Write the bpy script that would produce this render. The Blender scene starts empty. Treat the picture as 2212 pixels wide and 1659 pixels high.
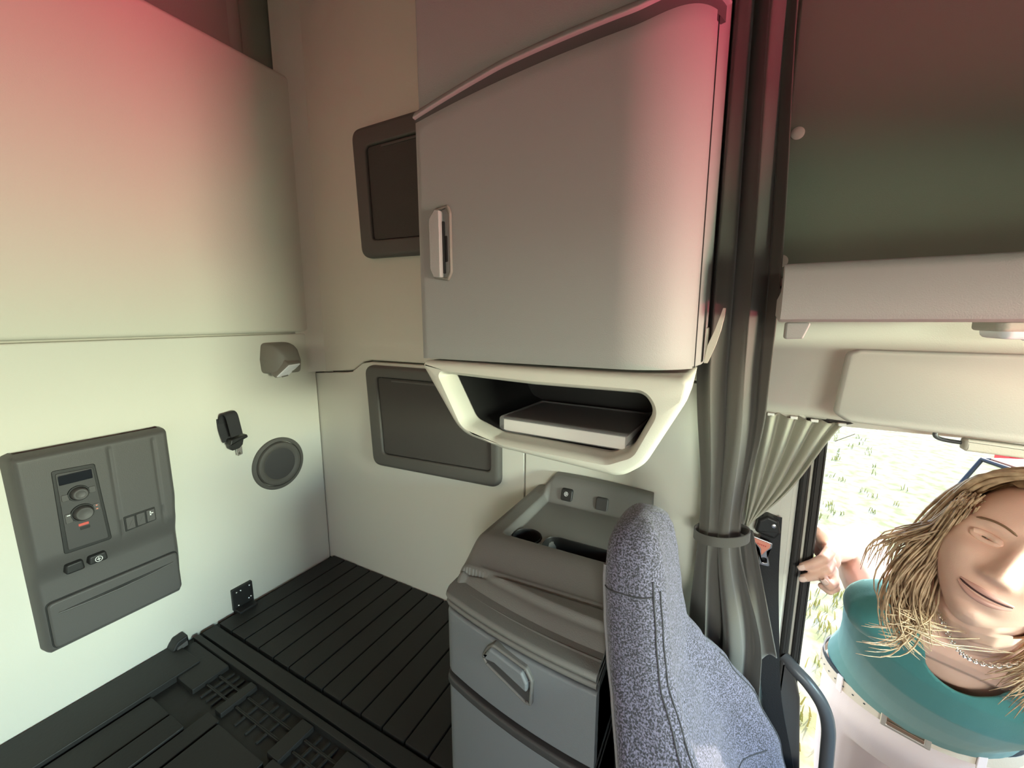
import bpy, bmesh, math, random
from math import sin, cos, pi, radians, sqrt, exp
from mathutils import Vector, Matrix

SC = bpy.context.scene
COL = SC.collection
random.seed(4)

# ------------------------------------------------------------------ camera
# Units: sleeper floor z = 0; x runs to the truck's front, y outward to the open door.
cam_d = bpy.data.cameras.new('camera')
cam = bpy.data.objects.new('camera', cam_d)
COL.objects.link(cam)
cam_d.sensor_fit = 'HORIZONTAL'
cam_d.sensor_width = 36.0
cam_d.lens = 880.0 / 2212.0 * 36.0
cam_d.clip_start = 0.02
cam.location = (0, 0, 0.92)
cam.rotation_mode = 'XYZ'
cam.rotation_euler = (radians(90 - 9.13), 0.0, radians(28.28))
SC.camera = cam

# ------------------------------------------------------------------ sky, sun, daylight, exposure
SC.view_settings.view_transform = 'Standard'
SC.view_settings.look = 'None'
SC.view_settings.gamma = 1.0
SC.view_settings.use_curve_mapping = False
SC.view_settings.exposure = 0.0
SC.cycles.use_denoising = True
SC.cycles.max_bounces = 8
SC.cycles.diffuse_bounces = 5
SC.cycles.sample_clamp_indirect = 6.0

world = bpy.data.worlds.new('sky')
SC.world = world
world.use_nodes = True
wn = world.node_tree
sky = wn.nodes.new('ShaderNodeTexSky')
sky.sky_type = 'NISHITA'
sky.sun_disc = False
sky.sun_elevation = radians(45)
sky.sun_rotation = radians(20)
bgn = wn.nodes['Background']
wn.links.new(sky.outputs[0], bgn.inputs[0])
bgn.inputs[1].default_value = 0.75

sd = bpy.data.lights.new('sun', 'SUN')
sd.energy = 9.0
sd.angle = radians(0.6)
sd.color = (1.0, 0.93, 0.82)
sun = bpy.data.objects.new('sun', sd)
COL.objects.link(sun)
sun.rotation_euler = (-Vector((0.45, 1.0, 0.80))).to_track_quat('-Z', 'Y').to_euler()

def area(name, loc, target, sx, sy, power, color):
    l = bpy.data.lights.new(name, 'AREA')
    l.shape = 'RECTANGLE'
    l.size, l.size_y = sx, sy
    l.energy = power
    l.color = color
    o = bpy.data.objects.new(name, l)
    COL.objects.link(o)
    o.location = loc
    o.rotation_euler = (Vector(target) - Vector(loc)).to_track_quat('-Z', 'Y').to_euler()
    return o

# added area lamps standing in for windscreen daylight: blue sky above, sunlit field straight ahead, red bonnet below
def daylight(name, x, y, z, sx, sz, power, color, to=(-1, 0, 0)):
    return area(name, (x, y, z), (x + to[0], y + to[1], z + to[2]), sx, sz, power, color)
daylight('windscreen_sky_light', 2.5, .10, 1.45, 1.2, .9, 228, (0.34, 0.74, 1.0))
daylight('windscreen_field_light', 2.5, .10, .80, 1.2, .38, 147, (0.90, 1.0, 0.74))
daylight('assumed_bonnet_light', 2.5, .36, .14, 1.0, .44, 195, (1.0, 0.13, 0.20))  # tinted lamp for bounce off an assumed red bonnet, not modelled
# added area lamps standing in for daylight at the driver's side window
daylight('side_window_sky_light', .55, -2.2, 1.65, 1.2, .7, 60, (0.50, 0.66, 1.0), (0, 1, 0))
daylight('side_window_field_light', .55, -2.2, 1.12, 1.2, .34, 74, (0.96, 1.0, 0.84), (0, 1, 0))

# ------------------------------------------------------------------ materials
def mat(name, color, rough=0.6, grain=0.0, scale=400.0, metal=0.0, spec=0.4, mix=None, mixscale=40.0, coat=0.0,
        sheen=0.0, transmission=0.0, sss=0.0, mixlo=0.35, mixhi=0.65):
    m = bpy.data.materials.new(name)
    m.use_nodes = True
    nt = m.node_tree
    b = nt.nodes['Principled BSDF']
    b.inputs['Base Color'].default_value = (*color, 1)
    b.inputs['Roughness'].default_value = rough
    b.inputs['Metallic'].default_value = metal
    b.inputs['Specular IOR Level'].default_value = spec
    b.inputs['Coat Weight'].default_value = coat
    b.inputs['Sheen Weight'].default_value = sheen
    b.inputs['Transmission Weight'].default_value = transmission
    b.inputs['Subsurface Weight'].default_value = sss
    b.inputs['Subsurface Radius'].default_value = (0.01, 0.004, 0.002)
    tc = nt.nodes.new('ShaderNodeTexCoord')
    if grain > 0:
        n = nt.nodes.new('ShaderNodeTexNoise')
        n.inputs['Scale'].default_value = scale
        n.inputs['Detail'].default_value = 2
        bp = nt.nodes.new('ShaderNodeBump')
        bp.inputs['Strength'].default_value = grain
        bp.inputs['Distance'].default_value = 0.001
        nt.links.new(tc.outputs['Object'], n.inputs['Vector'])
        nt.links.new(n.outputs['Fac'], bp.inputs['Height'])
        nt.links.new(bp.outputs[0], b.inputs['Normal'])
    if mix is not None:
        n2 = nt.nodes.new('ShaderNodeTexNoise')
        n2.inputs['Scale'].default_value = mixscale
        n2.inputs['Detail'].default_value = 3
        cr = nt.nodes.new('ShaderNodeValToRGB')
        cr.color_ramp.elements[0].position = mixlo
        cr.color_ramp.elements[1].position = mixhi
        cr.color_ramp.elements[0].color = (*color, 1)
        cr.color_ramp.elements[1].color = (*mix, 1)
        nt.links.new(tc.outputs['Object'], n2.inputs['Vector'])
        nt.links.new(n2.outputs['Fac'], cr.inputs[0])
        nt.links.new(cr.outputs[0], b.inputs['Base Color'])
    return m

M = dict(
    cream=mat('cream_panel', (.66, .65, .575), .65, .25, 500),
    cream_pad=mat('cream_padded_vinyl', (.67, .65, .565), .7, .35, 350),
    upper=mat('upper_liner', (.22, .25, .20), .8, .3, 500),
    trimgrey=mat('beige_trim', (.52, .49, .42), .6, .3, 400),
    cab=mat('cabinet_plastic', (.315, .315, .305), .55, .35, 600),
    dark=mat('charcoal_plastic', (.085, .081, .079), .5, .3, 600),
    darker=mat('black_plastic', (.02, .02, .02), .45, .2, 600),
    hatch=mat('hatch_plastic', (.10, .094, .085), .55, .4, 500),
    hatchdoor=mat('hatch_carpet', (.072, .066, .06), .9, .8, 500),
    lamp=mat('lamp_plastic', (.20, .185, .16), .5, .2, 600),
    lens=mat('frosted_lens', (.85, .86, .9), .25, .0),
    locker=mat('locker_plastic', (.175, .185, .195), .5, .35, 600),
    lockerlid=mat('locker_lid_plastic', (.16, .155, .145), .5, .35, 600),
    lockerdark=mat('locker_dark_trim', (.055, .053, .053), .5, .2, 600),
    floor=mat('black_vinyl', (.015, .0145, .0135), .55, .4, 120),
    floor2=mat('black_vinyl_rib', (.017, .0165, .0155), .5, .3, 120),
    seat=mat('tweed_cloth', (.034, .032, .040), .95, .9, 600, mix=(.185, .170, .245), mixscale=430, sheen=.2, mixlo=.42, mixhi=.62),
    seam=mat('seam_thread', (.05, .048, .055), .9),
    piping=mat('seat_piping', (.20, .19, .20), .9, .8, 400),
    curtain=mat('curtain_cloth', (.10, .091, .08), .9, .3, 700, sheen=.3),
    curtain2=mat('side_curtain_cloth', (.42, .41, .33), .9, .3, 700, sheen=.2),
    rubber=mat('black_rubber', (.03, .027, .025), .6, .2, 300),
    webbing=mat('seatbelt_webbing', (.022, .022, .024), .7, .6, 500),
    metal=mat('steel', (.72, .70, .68), .3, 0, metal=1.0),
    metalpaint=mat('grab_handle_coating', (.09, .09, .095), .35, .1, 300),
    visor=mat('visor_vinyl', (.46, .445, .40), .6, .2, 500),
    film=None,
    white=mat('white_card', (.82, .80, .76), .5),
    redlabel=mat('red_marking', (.6, .10, .08), .5),
    orange=mat('orange_label', (.75, .28, .20), .5),
    icon=mat('white_marking', (.8, .8, .8), .5),
    screen=mat('display_glass', (.012, .014, .018), .15, 0, coat=.5),
    skin=mat('skin', (.80, .52, .41), .5, .15, 900, sss=.15, mix=(.75, .46, .36), mixscale=18),
    lips=mat('lips', (.58, .31, .26), .4),
    mouth=mat('mouth_shadow', (.06, .02, .02), .6),
    nail=mat('fingernail', (.80, .58, .50), .25, 0, coat=.4),
    hair=mat('hair', (.30, .19, .11), .45, .3, 200, mix=(.56, .39, .24), mixscale=60, spec=.5),
    shirt=mat('teal_jersey', (.065, .24, .225), .8, .3, 800, sheen=.2),
    trousers=mat('white_twill', (.90, .76, .74), .8, .3, 800),
    beltm=mat('cream_leather', (.70, .60, .48), .5, .3, 300),
    beltdark=mat('belt_shade_and_holes', (.03, .04, .05), .6),  # dark for the shirt's edge shadow painted above the belt, and the holes
    brass=mat('buckle_metal', (.80, .70, .60), .3, 0, metal=.6),
    bronze=mat('buckle_inlay', (.42, .26, .18), .35, 0, metal=.6),
    silver=mat('chain_metal', (.85, .80, .72), .2, 0, metal=1.0),
    eyew=mat('eye_white', (.8, .78, .75), .2), iris=mat('iris', (.08, .05, .03), .2),
    brow=mat('eyebrow_hair', (.20, .11, .06), .8),
    grass=mat('dry_grass_ground', (.20, .215, .10), .95, .8, 40, mix=(.38, .37, .25), mixscale=9),
    blade=mat('grass_blade', (.16, .20, .05), .8, mix=(.34, .33, .10), mixscale=3),
    wood=mat('brown_seat', (.32, .12, .06), .6, .3, 60), steelblack=mat('black_tube', (.02, .022, .03), .4),
    redbox=mat('red_plastic', (.75, .03, .04), .5), pale=mat('pale_plastic', (.75, .70, .66), .5),
    glass=mat('window_glass', (1, 1, 1), .02, 0, transmission=1.0),
)
def film():
    m = mat('shrink_wrap_film', (.9, .9, .9), .12, .6, 60)
    nt = m.node_tree
    b = nt.nodes['Principled BSDF']
    b.inputs['Alpha'].default_value = 0.16
    return m
M['film'] = film()

# ------------------------------------------------------------------ mesh helpers
def mk(name, geo, m, parent=None, smooth=True, angle=38, loc=None):
    V, F = geo
    me = bpy.data.meshes.new(name)
    me.from_pydata([tuple(v) for v in V], [], F)
    bm = bmesh.new()
    bm.from_mesh(me)
    bmesh.ops.remove_doubles(bm, verts=bm.verts, dist=1e-6)
    bmesh.ops.recalc_face_normals(bm, faces=bm.faces)
    bm.to_mesh(me)
    bm.free()
    if smooth:
        me.shade_smooth()
        me.set_sharp_from_angle(angle=radians(angle))
    me.materials.append(m)
    o = bpy.data.objects.new(name, me)
    COL.objects.link(o)
    if smooth and angle <= 50 and len(me.polygons) < 8000:
        wn_ = o.modifiers.new('weighted_normals', 'WEIGHTED_NORMAL')
        wn_.keep_sharp = True
        wn_.weight = 100
    if parent is not None:
        o.parent = parent
    return o

def root(name, loc=(0, 0, 0)):
    o = bpy.data.objects.new(name, None)
    o.empty_display_size = 0.05
    COL.objects.link(o)
    o.location = loc
    return o

def fix(rt, *kids):
    """keep children (built in world coordinates) in place under a root that stands at its base"""
    inv = Matrix.Translation(-Vector(rt.location))
    for k in rt.children:
        k.matrix_parent_inverse = inv

def tag(o, label=None, cat=None, group=None, kind=None):
    if label: o['label'] = label
    if cat: o['category'] = cat
    if group: o['group'] = group
    if kind: o['kind'] = kind
    return o

def join(*gs):
    V, F = [], []
    for v, f in gs:
        k = len(V)
        V += list(v)
        F += [tuple(i + k for i in q) for q in f]
    return V, F

def loft(loops, closed=True, cap0=False, cap1=False, wrap=False):
    n = len(loops[0])
    V = [p for l in loops for p in l]
    F = []
    L = len(loops)
    for i in range(L if wrap else L - 1):
        a, b = i * n, ((i + 1) % L) * n
        for j in range(n if closed else n - 1):
            k = (j + 1) % n
            F.append((a + j, a + k, b + k, b + j))
    if cap0: F.append(tuple(range(n - 1, -1, -1)))
    if cap1: F.append(tuple((L - 1) * n + j for j in range(n)))
    return V, F

def rpoly(pts, r, seg=6):
    """rounded polygon; r scalar or list. Every corner yields seg+1 points"""
    n = len(pts)
    out = []
    for i in range(n):
        p = Vector(pts[i]); a = Vector(pts[i - 1]); b = Vector(pts[(i + 1) % n])
        rr = r[i] if isinstance(r, (list, tuple)) else r
        d1 = (a - p); d2 = (b - p)
        l1, l2 = d1.length, d2.length
        d1.normalize(); d2.normalize()
        ang = math.acos(max(-1, min(1, d1.dot(d2))))
        t = min(rr / max(math.tan(ang / 2), 1e-4), l1 * .49, l2 * .49)
        s = p + d1 * t; e = p + d2 * t
        for k in range(seg + 1):
            u = k / seg
            q = s * (1 - u) ** 2 + p * 2 * u * (1 - u) + e * u ** 2
            out.append((q.x, q.y))
    return out

def rrect(u0, u1, v0, v1, r, seg=6):
    return rpoly([(u0, v0), (u1, v0), (u1, v1), (u0, v1)], r, seg)

def inset(loop, d):
    """offset a convex-ish CCW/CW loop inward by d"""
    n = len(loop)
    cx = sum(p[0] for p in loop) / n; cy = sum(p[1] for p in loop) / n
    area2 = sum(loop[i][0] * loop[(i + 1) % n][1] - loop[(i + 1) % n][0] * loop[i][1] for i in range(n))
    sg = 1 if area2 > 0 else -1
    out = []
    for i in range(n):
        a = Vector(loop[i - 1]); b = Vector(loop[(i + 1) % n])
        t = (b - a)
        if t.length < 1e-9:
            out.append(loop[i]); continue
        t.normalize()
        nr = Vector((-t.y, t.x)) * sg
        out.append((loop[i][0] + nr.x * d, loop[i][1] + nr.y * d))
    return out

XB, YS = -1.337, 0.97
def BACK(u, v, d): return (XB + d, u, v)          # u = y, v = z, d into the room
def SIDE(u, v, d): return (u, YS - d, v)          # u = x, v = z
def TOP(u, v, d): return (u, v, d)
def FRONTX(x0):
    return lambda u, v, d: (x0 - d, u, v)

def plate(mp, outline, d0, d1, bev=0.003, steps=3, cap0=False):
    """solid plate: outline in (u,v), from depth d0 up to d1 with a rounded front edge"""
    loops = [[mp(p[0], p[1], d0) for p in outline]]
    sg = 1 if d1 > d0 else -1
    for k in range(steps + 1):
        a = (pi / 2) * k / steps
        q = inset(outline, bev * (1 - cos(a)))
        loops.append([mp(p[0], p[1], d1 - sg * bev * (1 - sin(a))) for p in q])
    return loft(loops, cap0=cap0, cap1=True)

def ringplate(mp, outer, inner, d0, d1, bev=.004, steps=3, din=None, bevin=None):
    """frame with a hole; outer and inner have the same point count"""
    bevin = bev if bevin is None else bevin
    din = d0 if din is None else din
    sg = 1 if d1 > d0 else -1
    loops = [[mp(p[0], p[1], d0) for p in outer]]
    for k in range(steps + 1):
        a = (pi / 2) * k / steps
        loops.append([mp(p[0], p[1], d1 - sg * bev * (1 - sin(a))) for p in inset(outer, bev * (1 - cos(a)))])
    for k in range(steps, -1, -1):
        a = (pi / 2) * k / steps
        loops.append([mp(p[0], p[1], d1 - sg * bevin * (1 - sin(a))) for p in inset(inner, -bevin * (1 - cos(a)))])
    loops.append([mp(p[0], p[1], din) for p in inner])
    return loft(loops)

def circle(c, rx, ry, n=40):
    return [(c[0] + rx * cos(2 * pi * i / n), c[1] + ry * sin(2 * pi * i / n)) for i in range(n)]

def lathe(mp, c, prof, n=40, sx=1.0, sy=1.0, cap=True):
    """prof: list of (radius, depth)"""
    loops = [[mp(c[0] + sx * r * cos(2 * pi * i / n), c[1] + sy * r * sin(2 * pi * i / n), d) for i in range(n)] for r, d in prof]
    return loft(loops, cap1=cap)

def frames(path):
    P = [Vector(p) for p in path]
    T = []
    for i in range(len(P)):
        t = P[min(i + 1, len(P) - 1)] - P[max(i - 1, 0)]
        T.append(t.normalized())
    up = Vector((0, 0, 1)) if abs(T[0].z) < .9 else Vector((1, 0, 0))
    nrm = (up - T[0] * up.dot(T[0])).normalized()
    out = []
    for p, t in zip(P, T):
        nrm = (nrm - t * nrm.dot(t)).normalized()
        out.append((p, nrm, t.cross(nrm)))
    return out

def tube(path, r, n=10, cap=True, flat=1.0):
    fr = frames(path)
    loops = []
    for i, (p, a, b) in enumerate(fr):
        rr = r[i] if isinstance(r, (list, tuple)) else r
        loops.append([p + a * rr * cos(2 * pi * k / n) + b * rr * flat * sin(2 * pi * k / n) for k in range(n)])
    return loft(loops, cap0=cap, cap1=cap)

def spline(pts, n):
    """Catmull-Rom through pts, n samples"""
    P = [Vector(p) for p in pts]
    P = [P[0] * 2 - P[1]] + P + [P[-1] * 2 - P[-2]]
    m = len(P) - 3
    out = []
    for i in range(n):
        t = i / (n - 1) * m
        k = min(int(t), m - 1)
        u = t - k
        a, b, c, d = P[k:k + 4]
        out.append(0.5 * ((2 * b) + (c - a) * u + (2 * a - 5 * b + 4 * c - d) * u * u + (3 * b - a - 3 * c + d) * u ** 3))
    return out

def grid(nu, nv, fn):
    V = [fn(i / (nu - 1), j / (nv - 1)) for j in range(nv) for i in range(nu)]
    F = [(j * nu + i, j * nu + i + 1, (j + 1) * nu + i + 1, (j + 1) * nu + i) for j in range(nv - 1) for i in range(nu - 1)]
    return V, F

def ss(a, b, x):
    t = max(0, min(1, (x - a) / (b - a)))
    return t * t * (3 - 2 * t)

def boxg(x0, x1, y0, y1, z0, z1):
    V = [(x, y, z) for z in (z0, z1) for y in (y0, y1) for x in (x0, x1)]
    F = [(0, 2, 3, 1), (4, 5, 7, 6), (0, 1, 5, 4), (2, 6, 7, 3), (0, 4, 6, 2), (1, 3, 7, 5)]
    return V, F

def ball(c, rx, ry, rz, nu=24, nv=14):
    V, F = [], []
    for j in range(nv + 1):
        th = pi * j / nv
        for i in range(nu):
            ph = 2 * pi * i / nu
            V.append((c[0] + rx * sin(th) * cos(ph), c[1] + ry * sin(th) * sin(ph), c[2] + rz * cos(th)))
    for j in range(nv):
        for i in range(nu):
            k = (i + 1) % nu
            F.append((j * nu + i, j * nu + k, (j + 1) * nu + k, (j + 1) * nu + i))
    return V, F

def rot_about(geo, c, axis, ang):
    R = Matrix.Rotation(ang, 3, axis)
    c = Vector(c)
    return [c + R @ (Vector(v) - c) for v in geo[0]], geo[1]

# ================================================================== THE SETTING
# rear wall: shell, lower panel, padded upper panel with rounded corner
wb = mk('wall_back', boxg(XB - .06, XB - .02, -1.15, 1.05, -.35, 2.0), M['trimgrey'])
tag(wb, kind='structure')
mk('lower_panel', plate(BACK, rrect(-1.13, .967, -.02, .868, .010, 4), -.03, 0, .005), M['cream'], wb)
mk('padded_panel', plate(BACK, rrect(-1.13, .978, .873, 1.697, .045, 8), -.03, .004, .014, 4), M['cream_pad'], wb)
mk('upper_panel', boxg(XB - .03, XB - .018, -1.13, 1.0, 1.69, 1.99), M['upper'], wb)
mk('rib', tube([(XB - .030, .80, 1.66), (XB - .030, .80, 1.99)], .022, 16), M['upper'], wb)

# side wall toward the door
ws = mk('wall_side', boxg(XB - .06, .13, YS + .05, YS + .09, -.35, 2.0), M['trimgrey'])
tag(ws, kind='structure')
ridge = [(XB - .01, .722), (-1.178, .7345), (-1.150, .739), (-1.098, .770), (-1.06, .7765), (-.484, .779)]
mk('lower_panel', plate(SIDE, [(XB - .01, -.02), (-.484, -.02)] + ridge[::-1], -.045, 0, .004), M['cream'], ws)
mk('front_panel', plate(SIDE, [(-.480, -.02), (.128, -.02), (.128, .779), (-.480, .779)], -.045, 0, .004), M['cream'], ws)
up = [(a, b + .005) for a, b in ridge[:-1]] + [(.128, .784), (.128, 1.99), (XB - .01, 1.99)]
def UPM(u, v, d): return (u, YS + .012 - d, v)
mk('upper_panel', plate(UPM, up, -.04, .006, .006), M['upper_side'] if 'upper_side' in M else M['cream_pad'], ws)
arc = [(XB + .073 - .08 * cos(a), YS - .068 + .08 * sin(a)) for a in [pi / 2 * k / 8 for k in range(9)]]
mk('corner_trim', loft([[(p[0], p[1], z) for p in arc] for z in (.73, 1.2, 1.99)], closed=False), M['cream_pad'], ws)

# front part of the side: upper liner over the door, header, pillar
wf = mk('wall_door_side', boxg(.128, 1.5, YS + .012, YS + .06, .99, 2.0), M['upper'])
tag(wf, kind='structure')
mk('liner_panel', plate(lambda u, v, d: (u, YS + .012 - d, v), rrect(.06, 1.5, .985, 1.99, .01, 2), -.01, .012, .006), M['upper'], wf)
hd = mk('trim_1', plate(SIDE, rpoly([(.0, .733), (.165, .7225), (1.5, .7215), (1.5, 1.0), (.0, 1.0)], .006, 3), -.06, .004, .01), M['cream'])
tag(hd, kind='structure')
bp = mk('trim_2', plate(SIDE, rrect(.02, .1425, -.35, .735, .012, 4), -.05, .006, .01), M['cream'])
tag(bp, kind='structure')
sill = mk('trim_4', boxg(.13, 1.5, YS - .02, YS + .12, -.36, -.30), M['dark'])
tag(sill, kind='structure')
# dark door seal and pillar edge
ds = mk('trim_3', plate(SIDE, rrect(.1430, .1575, -.34, .726, .004, 3), -.06, .008, .004), M['rubber'])
tag(ds, kind='structure')
mk('groove_highlight', plate(SIDE, rrect(.1575, .1625, -.34, .726, .001, 2), -.05, .000, .0008), M['trimgrey'], ds)  # pale strip paints the highlight along the seal's groove
mk('seal_strip', plate(SIDE, rrect(.1625, .180, -.34, .726, .004, 3), -.09, .006, .005), M['rubber'], ds)
mk('corner_gusset', plate(SIDE, rpoly([(.172, .73), (.172, .685), (.18, .685), (.185, .702), (.197, .7175), (.22, .724)], .002, 2), -.07, .003, .002), M['rubber'], ds)
mk('head_seal', plate(SIDE, rrect(.17, 1.5, .7155, .726, .003, 2), -.03, .002, .003), M['cream'], ds)
mk('lower_cover', plate(SIDE, rpoly([(.135, -.34), (.215, -.34), (.20, -.05), (.185, .12), (.165, .19), (.143, .20)], .01, 4), -.03, .022, .008), M['dark'], ds)

# rest of the cab round the camera
fl = mk('floor', boxg(XB - .06, -.10, -1.15, YS + .05, -.36, -.012), M['floor'])
tag(fl, kind='structure')
f2 = mk('floor_cab', boxg(-.10, 1.5, -1.15, YS + .05, -.36, -.30), M['floor'])
tag(f2, kind='structure')
ce = mk('ceiling', boxg(XB - .06, 1.5, -1.15, YS + .09, 2.0, 2.05), M['upper'])
tag(ce, kind='structure')
wl = mk('wall_left', join(boxg(XB - .06, .2, -1.15, -1.10, -.35, 2.0), boxg(.2, 1.1, -1.15, -1.10, -.35, .45),
        boxg(.2, 1.1, -1.15, -1.10, 1.0, 2.0), boxg(1.1, 1.5, -1.15, -1.10, -.35, 2.0)), M['cream'])
tag(wl, kind='structure')
wfr = mk('wall_front', join(boxg(1.45, 1.5, -1.15, YS + .09, -.35, .50), boxg(1.45, 1.5, -1.15, YS + .09, .91, 2.0),
         boxg(1.45, 1.5, -1.15, -1.02, .5, .96), boxg(1.45, 1.5, .95, YS + .09, .5, .96)), M['upper'])
tag(wfr, kind='structure')
mk('dash', plate(TOP, rrect(1.05, 1.46, -1.09, .9, .05), -.3, .44, .05), M['dark'], wfr)
hdr = mk('trim_5', boxg(.75, 1.5, -1.12, YS - .30, 1.22, 1.28), M['upper'])
tag(hdr, kind='structure')

# floor details: ribs, slotted bar and mat sections of the black floor
def rib(name, x0, x1, y0, y1, h, b=.003):
    return mk(name, plate(TOP, rrect(x0, x1, y0, y1, .004, 2), -.014, h, b, 2), M['floor2'], fl)
for k, (x0, x1, y0, y1, h) in enumerate([
        (XB + .005, -1.204, -1.1, .455, .006), (-1.196, -1.104, -1.1, .345, -.002), (-1.098, -1.036, -1.1, .345, .001),
        (-1.030, -.982, -1.1, .392, -.002), (-.974, -.80, -1.1, .386, .001), (-.79, -.60, -1.1, .40, .001),
        (-.59, -.36, -1.1, .40, .004), (-.35, -.11, -1.1, .40, .001)]):
    rib('floor_section', x0, x1, y0, y1, h)
rib('floor_section', XB + .02, -.11, .488, .504, .004)
rib('floor_section', XB + .02, -.11, .510, .548, .002)
for x0, x1 in ((-1.30, -1.125), (-1.022, -.995), (-.815, -.775), (-.665, -.60), (-.50, -.44)):
    rib('floor_section', x0, x1, .40, .486, .0008)
for x0, x1, in ((-1.12, -1.026), (-.99, -.82), (-.772, -.668), (-.598, -.504)):
    rib('slot_bar', x0, x1, .428, .434, -.006, .001)
    rib('slot_bar', x0, x1, .456, .462, -.006, .001)
    for q in range(1, 4):
        x = x0 + (x1 - x0) * q / 4
        rib('slot_bar', x - .003, x + .003, .404, .484, -.007, .001)
for k in range(13):
    x0 = -1.315 + k * .068
    rib('floor_rib', x0, x0 + .0645, .556, .966, .0012 + .0005 * (k % 2))

# ================================================================== FIXTURES ON THE REAR WALL
# --- control panel
cp = root('control_panel', (XB, .35, .15))
tag(cp, 'charcoal sleeper control panel with two dials and a map pocket on the cream rear wall', 'control panel')
def cp_d(u, v):
    d = .034 + .020 * ss(.335, .405, v)
    for gu in (.366, .450):
        d -= .0035 * exp(-((u - gu) / .0028) ** 2) * ss(.375, .40, v) * (1 - ss(.612, .622, v))
    d += .003 * ss(.366, .3675, u) * (1 - ss(.449, .4505, u)) * 0
    return d
def cp_pt(s, t):
    # rounded plan outline
    v = .165 + (.638 - .165) * t
    uL = .210 + .004 * (1 - t); uR = .4855 + .004 * ss(.40, .46, v) - .006 * (1 - ss(.16, .3, v))
    r = .014
    for edge in (v - .165, .638 - v):
        if edge < r:
            k = r - sqrt(max(0, r * r - (r - edge) ** 2))
            uL += k; uR -= k
    u = uL + (uR - uL) * s
    e = min(u - uL, uR - u, v - .163, .640 - v)
    b = .016
    full = cp_d(u, v)
    if e < b:
        full *= sqrt(max(0, 1 - ((b - e) / b) ** 2))
    return BACK(u, v, full)
mk('bezel', grid(90, 120, cp_pt), M['dark'], cp, angle=60)
cc = mk('climate_control', plate(BACK, rpoly([(.265, .397), (.346, .395), (.338, .588), (.268, .592)], .006, 4), .03, .0555, .002), M['darker'], cp)
mk('faceplate', plate(BACK, rpoly([(.272, .404), (.340, .402), (.333, .580), (.273, .584)], .004, 4), .05, .0575, .0015), M['lockerdark'], cc)
mk('display', plate(BACK, rrect(.2755, .3300, .556, .578, .002, 3), .05, .0590, .001), M['screen'], cc)
for (cu, cv, rr) in ((.303, .529, .0145), (.304, .482, .0165)):
    mk('dial_collar', lathe(BACK, (cu, cv), [(rr + .004, .057), (rr + .003, .0605), (rr + .001, .0605), (rr, .058)], 36), M['darker'], cc)
    mk('dial', lathe(BACK, (cu, cv), [(rr, .057), (rr - .001, .070), (rr - .003, .0725), (rr - .006, .0725), (rr * .5, .0715), (.001, .0712)], 36), M['dark'], cc)
for (u0, u1, v0, v1) in ((.2755, .287, .518, .533), (.320, .3315, .522, .537), (.2755, .287, .466, .488), (.322, .334, .478, .494)):
    mk('key', plate(BACK, rrect(u0, u1, v0, v1, .002, 3), .056, .0595, .001), M['dark'], cc)
mk('key_mark', boxg(XB + .0595, XB + .0598, .2785, .284, .4835, .4855), M['icon'], cc)
for v in (.490, .4815):
    mk('key_mark', boxg(XB + .0595, XB + .0598, .3265, .3295, v - .0012, v + .0012), M['orange'], cc)
mk('mode_mark', plate(BACK, rrect(.294, .311, .4515, .4575, .001, 2), .057, .0585, .0005), M['redlabel'], cc)
mk('mode_key', plate(BACK, rrect(.296, .312, .442, .4485, .001, 2), .057, .0585, .0005), M['darker'], cc)
sw = mk('switch_frame', plate(BACK, rpoly([(.3715, .400), (.4335, .4045), (.4335, .440), (.3715, .4385)], .002, 3), .045, .0556, .001), M['darker'], cp)
for k in range(3):
    u0 = .374 + k * .0202
    mk('switch', plate(BACK, rrect(u0, u0 + .0172, .4045 + .001 * k, .4355 + .0006 * k, .0015, 3), .05, .0585, .0015), M['dark'], sw)
mk('light_mark', join(boxg(XB + .0585, XB + .0588, .4205, .4280, .4265, .4290), boxg(XB + .0585, XB + .0588, .4210, .4235, .4225, .4330)), M['icon'], sw)
# two sockets with hinged covers
for k, (u0, u1) in enumerate(((.262, .294), (.300, .334))):
    so = mk('socket_cover', plate(BACK, rpoly([(u0, .3475 + .002 * k), (u1, .3475 + .002 * k), (u1 - .002, .371), (u0 + .002, .370)], .005, 4), .036, .056, .004), M['darker'], cp)
    if k == 1:
        c = (.3175, .3585)
        mk('socket_mark', join(ringplate(BACK, circle(c, .0068, .0068, 24), circle(c, .0056, .0056, 24), .0555, .0563, .0001, 1),
                               boxg(XB + .0558, XB + .0563, c[0] - .0008, c[0] + .0008, c[1] - .0038, c[1] + .0038),
                               boxg(XB + .0558, XB + .0563, c[0] - .0035, c[0] + .0035, c[1] - .0008, c[1] + .0008)), M['icon'], so)
# map pocket
pk = mk('map_pocket', plate(BACK, rrect(.2285, .4715, .180, .290, .012, 5), .02, .042, .005), M['dark'], cp)
mk('pocket_gap', ringplate(BACK, rrect(.2262, .4738, .1775, .2925, .013, 5), rrect(.2285, .4715, .180, .290, .012, 5), .02, .0352, .0004, 1), M['darker'], cp)
mk('pocket_mouth', plate(BACK, rpoly([(.243, .2635), (.35, .2605), (.46, .2665), (.35, .2655)], .0004, 2), .038, .0424, .0003, 1), M['darker'], pk)
mk('pocket_lip', tube([BACK(.243, .2615, .0418), BACK(.30, .2588, .044), BACK(.35, .2582, .0447), BACK(.41, .2605, .044), BACK(.46, .2645, .0418)], .0024, 8), M['dark'], pk)
fix(cp)

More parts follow.
